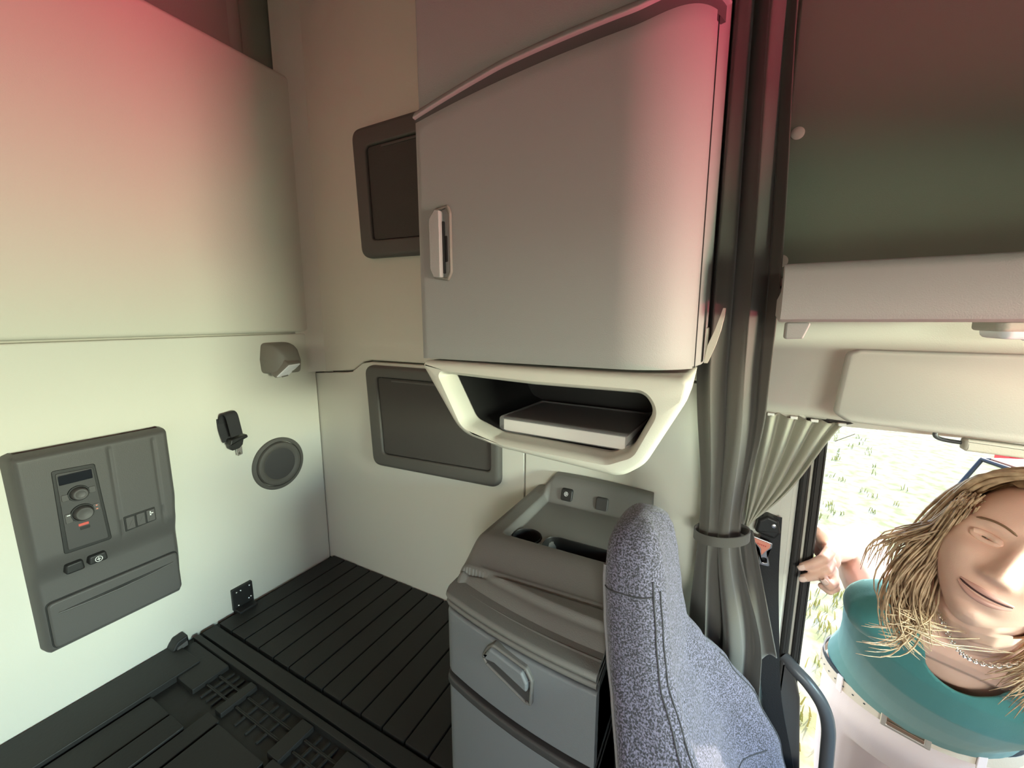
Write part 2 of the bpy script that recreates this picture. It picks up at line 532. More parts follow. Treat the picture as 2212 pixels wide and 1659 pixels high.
# --- belt tongue hanging on the wall
bt = root('belt_anchor', (XB, .66, .50))
tag(bt, 'short black belt webbing loop with metal tongue hanging on the rear wall', 'seat belt')
path = [BACK(.642, .60, .002), BACK(.644, .628, .006), BACK(.648, .640, .016), BACK(.653, .632, .026), BACK(.656, .60, .030), BACK(.660, .568, .030)]
def strap(path, w, th, wdir):
    P = spline(path, 24)
    wd = Vector(wdir).normalized()
    loops = []
    for i, p in enumerate(P):
        t = (P[min(i + 1, 23)] - P[max(i - 1, 0)]).normalized()
        n = t.cross(wd).normalized()
        loops.append([p - wd * w / 2 - n * th / 2, p + wd * w / 2 - n * th / 2, p + wd * w / 2 + n * th / 2, p - wd * w / 2 + n * th / 2])
    return loft(loops, cap0=True, cap1=True)
mk('webbing', strap(path, .034, .003, (0, 1, .12)), M['webbing'], bt)
mk('webbing_back', strap([BACK(.640, .625, .0), BACK(.640, .59, .006), BACK(.646, .552, .010)], .034, .003, (0, 1, .12)), M['webbing'], bt)
mk('tongue_cover', plate(lambda u, v, d: BACK(u, v, d), rpoly([(.634, .540), (.690, .556), (.688, .566), (.640, .560)], .004, 4), .012, .036, .004), M['darker'], bt)
mk('tongue_body', plate(BACK, rpoly([(.638, .545), (.684, .556), (.678, .534), (.668, .525), (.648, .522), (.640, .53)], .003, 4), .010, .024, .003), M['darker'], bt)
mk('tongue_blade', ringplate(BACK, rpoly([(.661, .530), (.677, .532), (.6785, .503), (.6635, .499)], .002, 3), rpoly([(.6655, .513), (.6735, .514), (.6740, .507), (.6665, .505)], .001, 3), .014, .018, .0006, 1), M['metal'], bt)
fix(bt)

# --- speaker
sp = root('speaker', (XB, .797, .43))
tag(sp, 'round dark speaker cover set low in the cream rear wall', 'speaker')
SC_ = (.797, .4305)
mk('rim', lathe(BACK, SC_, [(.0895, -.004), (.0895, .003), (.087, .006), (.078, .007), (.0765, .005), (.0765, .0)], 64, cap=False), M['hatch'], sp)
mk('grille', lathe(BACK, SC_, [(.0755, .0), (.0750, .006), (.072, .012), (.066, .014), (.058, .013), (.054, .009), (.050, .0085), (.02, .0085), (.0005, .0085)], 64), M['hatch'], sp)
mk('grille_cloth', lathe(BACK, SC_, [(.053, .0095), (.051, .0102), (.02, .0102), (.0005, .0102)], 48), M['lockerdark'], sp)
fix(sp)

# --- reading lamp
rl = root('reading_lamp', (XB, .82, .73))
tag(rl, 'small taupe reading lamp with white lens high on the rear wall', 'lamp')
def lamp_geo():
    loops = []
    base = rpoly([(.770, .742), (.866, .742), (.872, .79), (.858, .842), (.776, .842), (.768, .79)], .016, 5)
    cx, cz = .822, .79
    for k, (d, s, dz, du) in enumerate([(-.006, 1.0, 0, 0), (.015, 1.0, 0, 0), (.030, .985, -.001, .001), (.046, .93, -.004, .004), (.058, .82, -.008, .008), (.066, .62, -.012, .012), (.0705, .35, -.014, .014)]):
        loops.append([BACK(cx + du + (p[0] - cx) * s, cz + dz + (p[1] - cz) * s, d) for p in base])
    return loft(loops, cap1=True)
mk('housing', lamp_geo(), M['lamp'], rl, angle=50)
def LENSMAP(u, v, d):
    # lens faces down and out into the room
    o = Vector(BACK(.819, .757, .0655)); n = Vector((.80, .10, -.59)).normalized(); a = Vector((0, 1, .05)); a = (a - n * a.dot(n)).normalized(); b = n.cross(a).normalized()
    if b.z < 0: b = -b
    return o + a * u + b * v + n * d
mk('lens_rim', plate(LENSMAP, rpoly([(-.046, -.026), (.006, -.028), (.044, .022), (-.010, .026)], .006, 5), -.03, .004, .003), M['lamp'], rl)
mk('lens', plate(LENSMAP, rpoly([(-.041, -.022), (.004, -.024), (.038, .019), (-.008, .022)], .004, 5), -.02, .0065, .003), M['lens'], rl)
mk('switch', plate(LENSMAP, rrect(-.022, .0, -.0235, -.019, .001, 3), 0, .009, .001), M['lamp'], rl)
fix(rl)

# --- black bracket and latch at the foot of the wall
fb = root('floor_bracket', (XB, .64, 0))
tag(fb, 'black bolted metal bracket at the foot of the rear wall', 'bracket')
mk('plate', plate(BACK, rrect(.606, .668, .0, .072, .003, 3), -.002, .010, .002), M['darker'], fb)
mk('foot', plate(TOP, rrect(XB + .0, XB + .04, .608, .662, .003, 3), -.01, .008, .002), M['darker'], fb)
for (u, v) in ((.618, .060), (.630, .060), (.657, .062), (.652, .020), (.620, .014), (.659, .022)):
    mk('bolt', lathe(BACK, (u, v), [(.0028, .009), (.0028, .0125), (.0015, .0135), (.0003, .0136)], 10), M['metal'], fb)
fix(fb)
cl = root('floor_latch', (XB + .02, .45, 0))
tag(cl, 'small black wedge-shaped latch lying against the wall at the floor edge', 'latch')
mk('body', plate(lambda u, v, d: (XB + .005 + d, u, v), rpoly([(.428, -.002), (.474, -.002), (.472, .030), (.447, .026), (.436, .012)], .003, 3), 0, .030, .004), M['darker'], cl)
mk('tab', plate(lambda u, v, d: (XB + .035 + d, u, v), rpoly([(.440, .0), (.468, .004), (.468, .018), (.444, .012)], .002, 3), 0, .005, .001), M['dark'], cl)
fix(cl)

# ================================================================== HATCHES IN THE SIDE WALL
def hatch(name, label, pts, ins, mp, bulge):
    h = root(name, mp((pts[0][0] + pts[1][0]) / 2, pts[0][1], 0))
    tag(h, label, 'hatch')
    outer = rpoly(pts, .036, 7)
    inner = rpoly(ins, .016, 7)
    mk('frame', ringplate(mp, outer, inner, -.004, .020, .014, 4, din=.002, bevin=.006), M['hatch'], h)
    dr = mk('door', plate(mp, inset(inner, .0015), -.002, .0135, .003), M['hatchdoor'], h)
    a, b = inset(inner, .012)[0], None
    mk('pull_ledge', plate(mp, rrect(ins[0][0] + .05, ins[1][0] - .02, ins[3][1] - .012, ins[3][1] - .006, .002, 2), .01, .0165, .001), M['hatch'], dr)
    fix(h)
    return h
hatch('storage_hatch', 'dark grey lower storage hatch below the seam in the side wall',
      [(-1.056, .423), (-.553, .438), (-.553, .768), (-1.073, .768)], [(-1.003, .470), (-.583, .484), (-.583, .731), (-1.017, .731)], SIDE, 0)
hatch('storage_hatch', 'dark brown upper storage hatch half hidden behind the wall cabinet',
      [(-1.053, 1.108), (-.60, 1.100), (-.60, 1.486), (-1.070, 1.486)], [(-.998, 1.158), (-.64, 1.150), (-.64, 1.428), (-1.008, 1.428)],
      lambda u, v, d: (u, YS - .002 - d, v), 0)

# ================================================================== WALL CABINET
YC = .64      # front face
wc = root('wall_cabinet', (-.3, YS, .67))
tag(wc, 'large grey wall cabinet with curved top edge and open tray underneath', 'cabinet')
def cabx(z):   # right-hand end narrows below the door
    return 0
# body: vertical extrusion of a plan outline with a big rounded front corner
def plan(x0, x1, yf, yb, r, rl=.006, seg=10):
    return rpoly([(x0, yb), (x0, yf), (x1, yf), (x1, yb)], [.002, rl, r, .002], seg)
bodyloops = []
for z, x1, yf, r in ((.842, -.043, YC + .009, .145), (1.2, -.043, YC + .009, .145), (1.99, -.043, YC + .009, .145)):
    bodyloops.append([(p[0], p[1], z) for p in plan(-.549, x1, yf, YS, r)])
mk('body', loft(bodyloops, cap0=True, cap1=True), M['cab'], wc, angle=50)
# door: front skin following the rounded corner, arched top edge
def topz(x):
    t = (x + .55) / .5
    return 1.280 + .092 * t - .048 * t * t * 1.0 + .026 * ss(-.16, -.05, x)
CR = .130
def cab_xr(z): return -.034
def skin_pt(q, z, off):
    """point of the cabinet's front skin, q metres along it from the left edge; returns position and outward normal"""
    xr = cab_xr(z); xc = xr - CR
    x = -.551 + q
    if x <= xc:
        return Vector((x, YC - off, z)), Vector((0, -1, 0))
    a = min((x - xc) / CR, 1.45)
    n = Vector((sin(a), -cos(a), 0))
    return Vector((xc, YC + CR, z)) + n * (CR + off), n
DOORL = .551 - .034 - CR + CR * 1.08
def door_pt(s, t, off):
    q = s * DOORL
    p0, _ = skin_pt(q, 1.2, 0)
    z1 = topz(min(p0.x, -.045))
    z = .8405 + (z1 - .8405) * t
    return tuple(skin_pt(q, z, off)[0])
def door_geo():
    nu, nv = 70, 40
    A = grid(nu, nv, lambda s, t: door_pt(s, t, .0 if 0 < t < 1 and 0 < s < 1 else -.004))
    B = grid(nu, nv, lambda s, t: door_pt(s, t, -.012))
    V, F = join(A, B)
    n = nu * nv
    per = [i for i in range(nu)] + [j * nu + nu - 1 for j in range(1, nv)] + [(nv - 1) * nu + i for i in range(nu - 2, -1, -1)] + [j * nu for j in range(nv - 2, 0, -1)]
    for i in range(len(per)):
        a, b = per[i], per[(i + 1) % len(per)]
        F.append((a, b, n + b, n + a))
    return V, F
door = mk('door', door_geo(), M['cab'], wc, angle=50)
mk('door_gap', tube([skin_pt(DOORL + .0016, .842 + .0125 * k, -.0016)[0] for k in range(41)], .0009, 6), M['darker'], wc)
# overhanging lip above the arched door edge
def lip_loops():
    out = []
    for k in range(60):
        q = -.001 + (DOORL + .03) * k / 59
        p0, _ = skin_pt(q, 1.3, 0)
        z = topz(min(p0.x, -.045)) + .0165 * min(1, .35 + k / 30)
        P, N = skin_pt(q, z, 0)
        prof = [(-.012, .0), (.0015, .0005), (.0026, .0015), (.0022, .004), (-.001, .009), (-.0045, .014), (-.02, .014), (-.02, .0)]
        out.append([P + N * a_ + Vector((0, 0, b_)) for a_, b_ in prof])
    return out
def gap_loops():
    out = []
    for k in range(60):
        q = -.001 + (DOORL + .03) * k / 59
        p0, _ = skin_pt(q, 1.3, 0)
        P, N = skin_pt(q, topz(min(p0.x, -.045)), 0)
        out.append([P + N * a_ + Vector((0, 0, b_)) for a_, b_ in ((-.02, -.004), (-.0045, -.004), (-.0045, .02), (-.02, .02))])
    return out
mk('gap_shade_strip', loft(gap_loops(), cap0=True, cap1=True), M['dark'], wc)  # dark strip paints the shade in the shallow gap under the lip
mk('top_lip', loft(lip_loops(), cap0=True, cap1=True), M['cab'], wc, angle=60)
# door latch: deep recess box with a pivoting paddle
lt = mk('latch', ringplate(lambda u, v, d: (u, YC - d, v), rpoly([(-.512, .995), (-.478, .990), (-.470, 1.005), (-.470, 1.112), (-.476, 1.126), (-.505, 1.122), (-.515, 1.10), (-.515, 1.01)], .006, 5),
        rpoly([(-.509, 1.0), (-.482, .996), (-.475, 1.009), (-.475, 1.108), (-.481, 1.120), (-.503, 1.117), (-.511, 1.10), (-.511, 1.015)], .005, 5), -.008, .005, .0025, 3, din=-.004), M['lamp'], door)
mk('latch_pocket', plate(lambda u, v, d: (u, YC - d, v), rrect(-.511, -.474, .999, 1.118, .006, 3), -.01, -.0005, .0005, 1), M['lamp'], door)
mk('latch_slot', plate(lambda u, v, d: (u, YC - d, v), rrect(-.489, -.481, 1.025, 1.072, .002, 3), -.004, .0008, .0003, 1), M['darker'], door)
mk('latch_paddle', plate(lambda u, v, d: (u, YC - .0015 - d - (u + .512) * -.12, v), rpoly([(-.513, 1.012), (-.506, .997), (-.4905, .996), (-.4905, 1.116), (-.5, 1.118), (-.513, 1.102)], .003, 4), .0, .013, .002), M['cab'], door)
mk('latch_shadow_gap', plate(lambda u, v, d: (u, YC - d, v), rrect(-.491, -.4865, 1.004, 1.098, .002, 3), -.002, .003, .0004, 1), M['darker'], door)
# open tray under the door
def TR(u, v, d): return (u, YC - d, v)
tr_o = rpoly([(-.540, .826), (-.452, .700), (-.36, .682), (-.142, .667), (-.105, .695), (-.052, .800), (-.046, .836), (-.30, .836), (-.538, .8375)],
             [.012, .075, .06, .05, .06, .05, .014, .01, .012], 8)
tr_i = rpoly([(-.492, .812), (-.441, .720), (-.38, .700), (-.165, .694), (-.128, .712), (-.096, .782), (-.112, .806), (-.30, .806), (-.480, .8125)],
             [.012, .035, .03, .03, .025, .03, .022, .01, .008], 8)
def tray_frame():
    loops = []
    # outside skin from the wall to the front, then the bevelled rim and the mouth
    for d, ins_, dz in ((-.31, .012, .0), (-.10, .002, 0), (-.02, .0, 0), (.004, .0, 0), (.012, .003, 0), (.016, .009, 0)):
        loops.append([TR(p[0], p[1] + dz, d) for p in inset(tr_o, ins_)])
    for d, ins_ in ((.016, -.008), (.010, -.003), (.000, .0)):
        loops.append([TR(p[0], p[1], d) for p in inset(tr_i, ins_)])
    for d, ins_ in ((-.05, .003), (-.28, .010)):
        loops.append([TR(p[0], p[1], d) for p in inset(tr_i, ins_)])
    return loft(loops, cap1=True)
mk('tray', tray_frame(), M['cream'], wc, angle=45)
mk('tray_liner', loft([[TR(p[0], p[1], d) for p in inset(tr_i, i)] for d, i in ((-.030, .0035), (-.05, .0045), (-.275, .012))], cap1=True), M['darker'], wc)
# coat hook on the right end
hk = mk('coat_hook', plate(lambda u, v, d: (-.040 + d, u, v), rpoly([(.768, .848), (.800, .848), (.800, .905), (.768, .905)], .004, 3), 0, .004, .002), M['trimgrey'], wc)
mk('hook_arm', loft([[(-.040 + a, .765 + dy, z) for a, dy in ((x0, 0), (x1, 0), (x1, .036), (x0, .036))] for z, x0, x1 in ((.845, .0, .006), (.875, .004, .016), (.900, .013, .022), (.925, .020, .026), (.937, .023, .0265))], cap0=True, cap1=True), M['trimgrey'], hk)
fix(wc)

# package in the tray
pc = root('wrapped_package', (-.27, .72, .706))
tag(pc, 'shrink-wrapped flat white-edged package lying in the open cabinet tray', 'package')
def PKM(u, v, d):
    a = radians(-3); o = Vector((-.225, .745, .7035 + d)); return (o.x + u * cos(a) - v * sin(a), o.y + u * sin(a) + v * cos(a), o.z)
mk('card_block', plate(PKM, rrect(-.155, .085, -.075, .10, .002, 2), .0, .022, .002), M['white'], pc)
mk('cover', plate(PKM, rrect(-.157, .087, -.0755, .101, .002, 2), .0222, .0240, .001), M['dark'], pc)
mk('film', plate(PKM, rrect(-.164, .096, -.079, .104, .006, 3), -.0005, .0285, .006), M['film'], pc)
fix(pc)

# ================================================================== LOWER LOCKER
lk = root('storage_locker', (-.28, .75, 0))
tag(lk, 'grey bow-fronted storage locker with cup holder top beside the grey tweed seat', 'locker')
XL, XR = -.448, -.136
def yfront(x):  # bowed front
    t = (x - XL) / (-.15 - XL)
    return .566 - .085 * t + .040 * t * t - .005
def lk_section(x, inset_=0, zlo=0):
    return 0
def locker_strip(name, z0, z1, off, m, zcap=.004, y_back=YS - .004, nx=40, x0=XL, x1=XR, slope=0.0, parent=lk, endr=.02):
    """a horizontal band of the locker: plan outline with bowed front, rounded vertical left corner"""
    def outline(o):
        pts = []
        for k in range(nx + 1):
            x = x0 + o * .0 + (x1 - x0) * k / nx
            y = yfront(x) + off + o
            e = x - x0
            if e < endr:
                y += endr - sqrt(max(0, endr * endr - (endr - e) ** 2))
            pts.append((x + (o if k == 0 else 0), y))
        return pts + [(x1 - o, y_back), (x0 + o, y_back)]
    loops = []
    for z, o in ((z0, zcap), (z0 + zcap * .4, zcap * .3), (z0 + zcap, 0), (z1 - zcap, 0), (z1 - zcap * .4, zcap * .3), (z1, zcap)):
        loops.append([(p[0], p[1], z + slope * (p[1] - .55)) for p in outline(o)])
    return mk(name, loft(loops, cap0=True, cap1=True), m, parent, angle=45)
locker_strip('body', -.30 if False else .0, .385, .014, M['lockerdark'])
locker_strip('door', .004, .215, -.002, M['locker'], .006, y_back=.66)
locker_strip('door_band', .2165, .236, -.008, M['lockerdark'], .005, y_back=.66)
dw = locker_strip('drawer', .240, .376, -.002, M['locker'], .006, y_back=.66)
# lid with two stacked rims
locker_strip('lid_rim', .386, .397, -.006, M['lockerlid'], .004, slope=.03)
ld = locker_strip('lid', .3985, .413, -.008, M['lockerlid'], .006, slope=.03)
# profile of the top (lid dish, rise, tray, riser) swept along x
def top_pt(s, t):
    x = XL + .004 + (XR - XL - .004) * s
    yf = yfront(x) - .004 + .012
    y = yf + (YS - .004 - yf) * t
    a = y - yf
    z = .410 + .03 * ss(0, .055, a) - .012 * ss(.012, .018, a) * (1 - ss(.050, .060, a)) * ss(.010, .03, x - XL)
    yr = .605 + .012 * s
    z += .0 if y < yr else .0
    z2 = .438 + .036 * ss(yr, yr + .075, y)          # sloping riser up to the tray edge
    tray = ss(.690, .705, y) * ss(XL + .050, XL + .066, x)
    z2 -= .016 * tray * (1 - ss(.92, .945, y))
    z2 += .046 * ss(.905, .935, y) * ss(XL + .030, XL + .07, x) * (1 - .35 * ((x + .31) / .2) ** 2 * .7)
    zz = z if y < yr else max(z, z2)
    if abs(y - yr) < .006:
        zz -= .004 * (1 - abs(y - yr) / .006)
    # round the left edge
    e = x - XL - .004
    rr = .022
    if e < rr:
        zz -= (rr - sqrt(max(0, rr * rr - (rr - e) ** 2))) * .8
    # cup holders
    for cx, cy, cr, hl in ((-.355, .727, .031, 0), (-.235, .728, .028, .052)):
        dd = sqrt(max(0, abs(x - cx) - hl) ** 2 + (y - cy) ** 2)
        zz -= .045 * (1 - ss(cr - .003, cr + .001, dd))
    return (x, y, zz)
tp = grid(190, 210, top_pt)
tp = join(tp)
def top_solid():
    V, F = tp
    nu, nv = 190, 210
    n = len(V)
    per = [i for i in range(nu)] + [j * nu + nu - 1 for j in range(1, nv)] + [(nv - 1) * nu + i for i in range(nu - 2, -1, -1)] + [j * nu for j in range(nv - 2, 0, -1)]
    V2 = list(V) + [(V[i][0], V[i][1], .385) for i in per]
    F2 = list(F)
    for i in range(len(per)):
        k = (i + 1) % len(per)
        F2.append((per[i], per[k], n + k, n + i))
    return V2, F2
mk('top', top_solid(), M['lockerlid'], lk, angle=50)
mk('cup_liner', lathe(TOP, (-.355, .727), [(.0305, .462), (.0295, .459), (.029, .418), (.028, .416), (.001, .416)], 32), M['darker'], lk)
mk('slot_liner', loft([[TOP(p[0], p[1], d) for p in rrect(-.235 - .052 - r, -.235 + .052 + r, .728 - r, .728 + r, r * .99, 8)] for r, d in ((.0275, .461), (.0265, .459), (.026, .420))], cap1=True), M['darker'], lk)
# socket and blank plate on the riser
def RISE(u, v, d): return (u, .921 - d - (.485 - v) * .35, v)
sk = mk('socket', plate(RISE, rrect(-.352, -.322, .468, .496, .006, 4), -.01, .006, .003), M['darker'], lk)
c = (-.338, .485)
mk('socket_mark', join(ringplate(RISE, circle(c, .0052, .0052, 20), circle(c, .0042, .0042, 20), .0055, .0066, .0001, 1),
   plate(RISE, rrect(c[0] - .003, c[0] + .003, c[1] - .0007, c[1] + .0007, .0001, 1), .005, .0066, .0001, 1),
   plate(RISE, rrect(c[0] - .0007, c[0] + .0007, c[1] - .003, c[1] + .003, .0001, 1), .005, .0066, .0001, 1)), M['icon'], sk)
mk('blank_cover', plate(RISE, rrect(-.262, -.232, .464, .492, .006, 4), -.01, .005, .003), M['lockerdark'], lk)
# drawer handle: recessed grip
def HM(u, v, d): return (u, yfront(u) - .002 - d, v)
ho = rpoly([(-.345, .338), (-.332, .362), (-.318, .376), (-.250, .368), (-.238, .350), (-.240, .302), (-.252, .300), (-.335, .326)], .006, 5)
mk('handle', ringplate(HM, ho, inset(ho, .006), -.004, .008, .003, 3, din=-.0005), M['lockerlid'], dw)
mk('handle_grip', plate(HM, rpoly([(-.336, .346), (-.322, .370), (-.256, .362), (-.246, .346), (-.246, .330), (-.328, .352)], .004, 4), -.004, .0145, .004), M['locker'], dw)
mk('handle_recess', plate(HM, inset(rpoly([(-.340, .338), (-.334, .356), (-.246, .336), (-.244, .308), (-.254, .305), (-.334, .330)], .004, 4), .001), -.004, .0055, .0005, 1), M['lockerdark'], dw)
fix(lk)

# ================================================================== SEAT
st = root('truck_seat', (0, .6, -.30))
tag(st, 'grey tweed high-back truck seat with integrated headrest in front of the locker', 'seat')
BA = radians(87)
Wv = Vector((cos(BA), sin(BA), 0)); Nv = Vector((sin(BA), -cos(BA), 0))
def lerp_tab(tab, z):
    for (z0, *a), (z1, *b) in zip(tab[:-1], tab[1:]):
        if z0 >= z >= z1:
            t = (z0 - z) / (z0 - z1)
            t = t * t * (3 - 2 * t) * .5 + t * .5
            return [p + (q - p) * t for p, q in zip(a, b)]
    return list(tab[0][1:]) if z > tab[0][0] else list(tab[-1][1:])
#          z     halfW  centre-x  rear   front  bolster
SEATTAB = [(.634, .018, -.092, .010, .010, 0), (.630, .046, -.094, .024, .022, 0), (.618, .066, -.094, .034, .034, 0), (.597, .078, -.094, .040, .043, 0),
           (.56, .084, -.093, .042, .049, .002), (.50, .088, -.088, .043, .052, .004), (.44, .096, -.080, .043, .054, .006),
           (.39, .122, -.066, .041, .056, .024), (.33, .165, -.046, .041, .060, .050), (.26, .198, -.020, .040, .064, .074),
           (.17, .212, .010, .040, .068, .088), (.05, .212, .04, .04, .072, .088), (-.10, .20, .07, .04, .07, .06)]
SC0 = Vector((-.006, .605, -.006))
def seat_pt(z, ang, grow=0.0):
    hw, cx, re, fr_, bo = lerp_tab(SEATTAB, z)
    c, s = cos(ang), sin(ang)
    p = 2.0 / 3.2
    w = (abs(c) ** p) * (1 if c > 0 else -1) * (hw + grow)
    if s > 0:
        n = (abs(s) ** p) * (fr_ + grow)
        k = abs(w) / hw
        n += bo * ss(.45, .92, k) * (abs(s) ** .5)
        n -= .012 * (1 - ss(.3, .6, k)) * (1 if z < .42 else .3)
    else:
        n = -(abs(s) ** p) * (re + grow)
    q = SC0 + Vector((cx, 0, z)) + Wv * w + Nv * n
    return q
zs = [.634, .6335, .632, .629, .624, .618, .610] + [.602 - .012 * k for k in range(59)]
zs = [z for z in zs if z > -.1]
NA = 96
mk('backrest', loft([[seat_pt(z, 2 * pi * k / NA) for k in range(NA)] for z in zs], cap0=True, cap1=True), M['seat'], st, angle=80)
def seam(name, zlist, anglist, r=.0012, m='seam', grow=.0004):
    pts = [seat_pt(z, a, grow) for z, a in zip(zlist, anglist)]
    return mk(name, tube(pts, r, 6), M[m], st)
def run(z0, z1, a0, a1, n=40):
    return [z0 + (z1 - z0) * k / (n - 1) for k in range(n)], [radians(a0 + (a1 - a0) * k / (n - 1)) for k in range(n)]
seam('seam', *run(.56, -.05, 132, 156))
seam('seam', *run(.575, -.05, 146, 166))
seam('piping', *run(.575, -.05, 226, 222), r=.003, m='piping', grow=.001)
seam('seam', *run(.555, .545, 150, 222, 30))
seam('seam', *run(.44, -.02, 22, 16))
seam('seam', *run(.355, .02, 46, 38))
seam('seam', *run(.18, .18, 58, 126, 30))
# cushion and pedestal
mk('cushion', plate(lambda u, v, d: tuple(SC0 + Vector((.01, 0, -.30 + d)) + Wv * u + Nv * v), rrect(-.24, .24, .02, .46, .05), .17, .34, .05, 5), M['seat'], st)
mk('pedestal', plate(lambda u, v, d: tuple(SC0 + Vector((.01, 0, -.30 + d)) + Wv * u + Nv * v), rrect(-.17, .17, .02, .38, .04), .0, .17, .02), M['darker'], st)
fix(st)

# ================================================================== CURTAINS
def cloth(name, fn, nu, nv, m, parent=None, thick=.0025):
    o = mk(name, grid(nu, nv, fn), m, parent, angle=180)
    md = o.modifiers.new('thickness', 'SOLIDIFY')
    md.thickness = thick
    md.offset = 0
    return o
ct = root('cab_curtain', (0, .86, .1))
tag(ct, 'tall dark brown divider curtain gathered and tied beside the wall cabinet', 'curtain')
def interp(tab, t):
    for (t0, *a), (t1, *b) in zip(tab[:-1], tab[1:]):
        if t0 <= t <= t1:
            u = (t - t0) / (t1 - t0); u = u * u * (3 - 2 * u)
            return [p + (q - p) * u for p, q in zip(a, b)]
    return list(tab[-1][1:])
#       t(top->bottom)  xl      xr     z     ycentre  depth
def main_curt(s, t):
    z = 1.99 - 1.93 * t
    if z > .50:
        k = ss(.50, .85, z)
        xl = -.030 - .026 * k
        xr = .046 + .022 * ss(.5, .75, z) - .016 * ss(.95, 1.5, z)
        amp = .012 + .018 * k
    else:
        k = ss(.50, .25, z) if False else 1 - ss(.22, .50, z)
        xl = -.030 - .012 * k
        xr = .046 + .060 * k
        amp = .012 + .016 * k
    ph = s * 2 * pi * 2.5 + .8 * sin(z * 2.3) + .5
    x = xl + (xr - xl) * (s + .035 * sin(ph * 1.7 + z * 3))
    pin = exp(-((z - .485) / .05) ** 2)
    y = .888 + .7 * amp * (sin(ph) + .22 * sin(2.3 * ph + 2 * z)) * (1 - .5 * pin) + .03 * (s - .5) ** 2 * 4 * (1 - pin * .3) - .01
    return (x, y, z)
cloth('cloth', main_curt, 90, 120, M['curtain'], ct)
# tie band
bandp = []
for k in range(41):
    a = 2 * pi * k / 40
    bandp.append(Vector((.010 + .0505 * cos(a), .893 + .040 * sin(a), .482 + .010 * cos(a + .4) + .004 * sin(a))))
def band(path, h, th):
    loops = []
    for i, p in enumerate(path):
        c0 = Vector((.010, .893, p.z))
        n = (p - c0).normalized()
        loops.append([p - n * th + Vector((0, 0, -h)), p + n * th + Vector((0, 0, -h)), p + n * th + Vector((0, 0, h)), p - n * th + Vector((0, 0, h))])
    return loft(loops, wrap=True)
mk('tie_band', band(bandp[:-1], .010, .0012), M['curtain'], ct)
fix(ct)

sc = root('side_curtain', (.1, .93, .5))
tag(sc, 'olive grey window curtain swept back from the door opening to the tie band', 'curtain')
def side_curt(s, t):
    x0 = .060 + .138 * s
    z0 = .734 - .0085 * s - .004 * abs(sin(s * pi * 4))
    # ends at the knot
    x1 = .053 + .008 * s; z1 = .478 + .022 * s
    k = t ** (1.5 + .5 * s)
    x = x0 + (x1 - x0) * (1 - (1 - t) ** (1.15 + .55 * s)) if False else x0 + (x1 - x0) * (t ** (.75 + .35 * (1 - s)))
    z = z0 + (z1 - z0) * (t ** (1.0 - .12 * s))
    sag = .030 * s * sin(pi * t) ** 1.2
    z -= sag * .5
    x += .010 * s * sin(pi * t)
    y = .954 - .020 * t + .010 * (1 - .55 * t) * sin(s * 2 * pi * 4.5 + .6) * ss(0, .06, t + .05)
    return (x, y, z)
cloth('cloth', side_curt, 90, 50, M['curtain2'], sc)
def tail(s, t):
    x = .044 + (.022 + .035 * t) * s + .030 * t
    z = .480 - .265 * t - .012 * sin(s * 5)
    y = .917 + .005 * sin(s * 2 * pi * 1.5 + 1)
    return (x, y, z)
cloth('tail', tail, 30, 30, M['curtain'], sc)
for k, s in enumerate((.14, .42, .66, .97)):
    x = .060 + .138 * s
    mk('rail_clip', plate(lambda u, v, d: (u, .950 - d, v), rrect(x - .006, x + .006, .729 - .0085 * s, .7345 - .0085 * s, .001, 2), 0, .006, .001), M['white'], sc)
mk('end_tab', loft([[(x, .945, z), (x, .949, z)] for x, z in ((.196, .7265), (.214, .708), (.186, .690))], closed=False, cap0=True, cap1=True), M['curtain2'], sc)
fix(sc)

# ================================================================== SEAT BELT AT THE PILLAR
sb = root('seat_belt', (.13, .94, -.1))
tag(sb, 'black seat belt with hanging metal tongue running down the pillar', 'seat belt')
mk('webbing', strap([(.100, .952, .515), (.104, .946, .40), (.114, .938, .28), (.132, .935, .12), (.170, .94, -.05), (.185, .94, -.2)], .036, .0022, (1, -.12, .12)), M['webbing'], sb)
mk('guide', plate(SIDE, rpoly([(.072, .478), (.108, .470), (.118, .486), (.112, .512), (.092, .518), (.076, .506)], .006, 4), .0, .030, .006), M['darker'], sb)
mk('guide_screw', lathe(SIDE, (.104, .500), [(.004, .029), (.004, .032), (.001, .033)], 14), M['metal'], sb)
TGM = lambda u, v, d: (u, .934 - d, v)
mk('tongue', ringplate(TGM, rpoly([(.066, .474), (.104, .466), (.104, .455), (.096, .446), (.104, .414), (.083, .414), (.082, .448), (.070, .462)], .004, 5),
    rpoly([(.088, .430), (.092, .4315), (.096, .431), (.097, .428), (.098, .4215), (.094, .420), (.089, .420), (.0875, .425)], .0015, 5), 0, .004, .001), M['metal'], sb)
mk('tongue_cover', plate(TGM, rpoly([(.069, .471), (.101, .464), (.100, .456), (.094, .448), (.086, .434), (.085, .450), (.073, .462)], .002, 3), .003, .006, .001), M['orange'], sb)
for k in range(5):
    mk('letter', plate(TGM, rrect(.0775 + k * .0034, .0798 + k * .0034, .4590 - k * .0007, .4620 - k * .0007, .0002, 1), .005, .0064, .0001, 1), M['redlabel'], sb)
fix(sb)

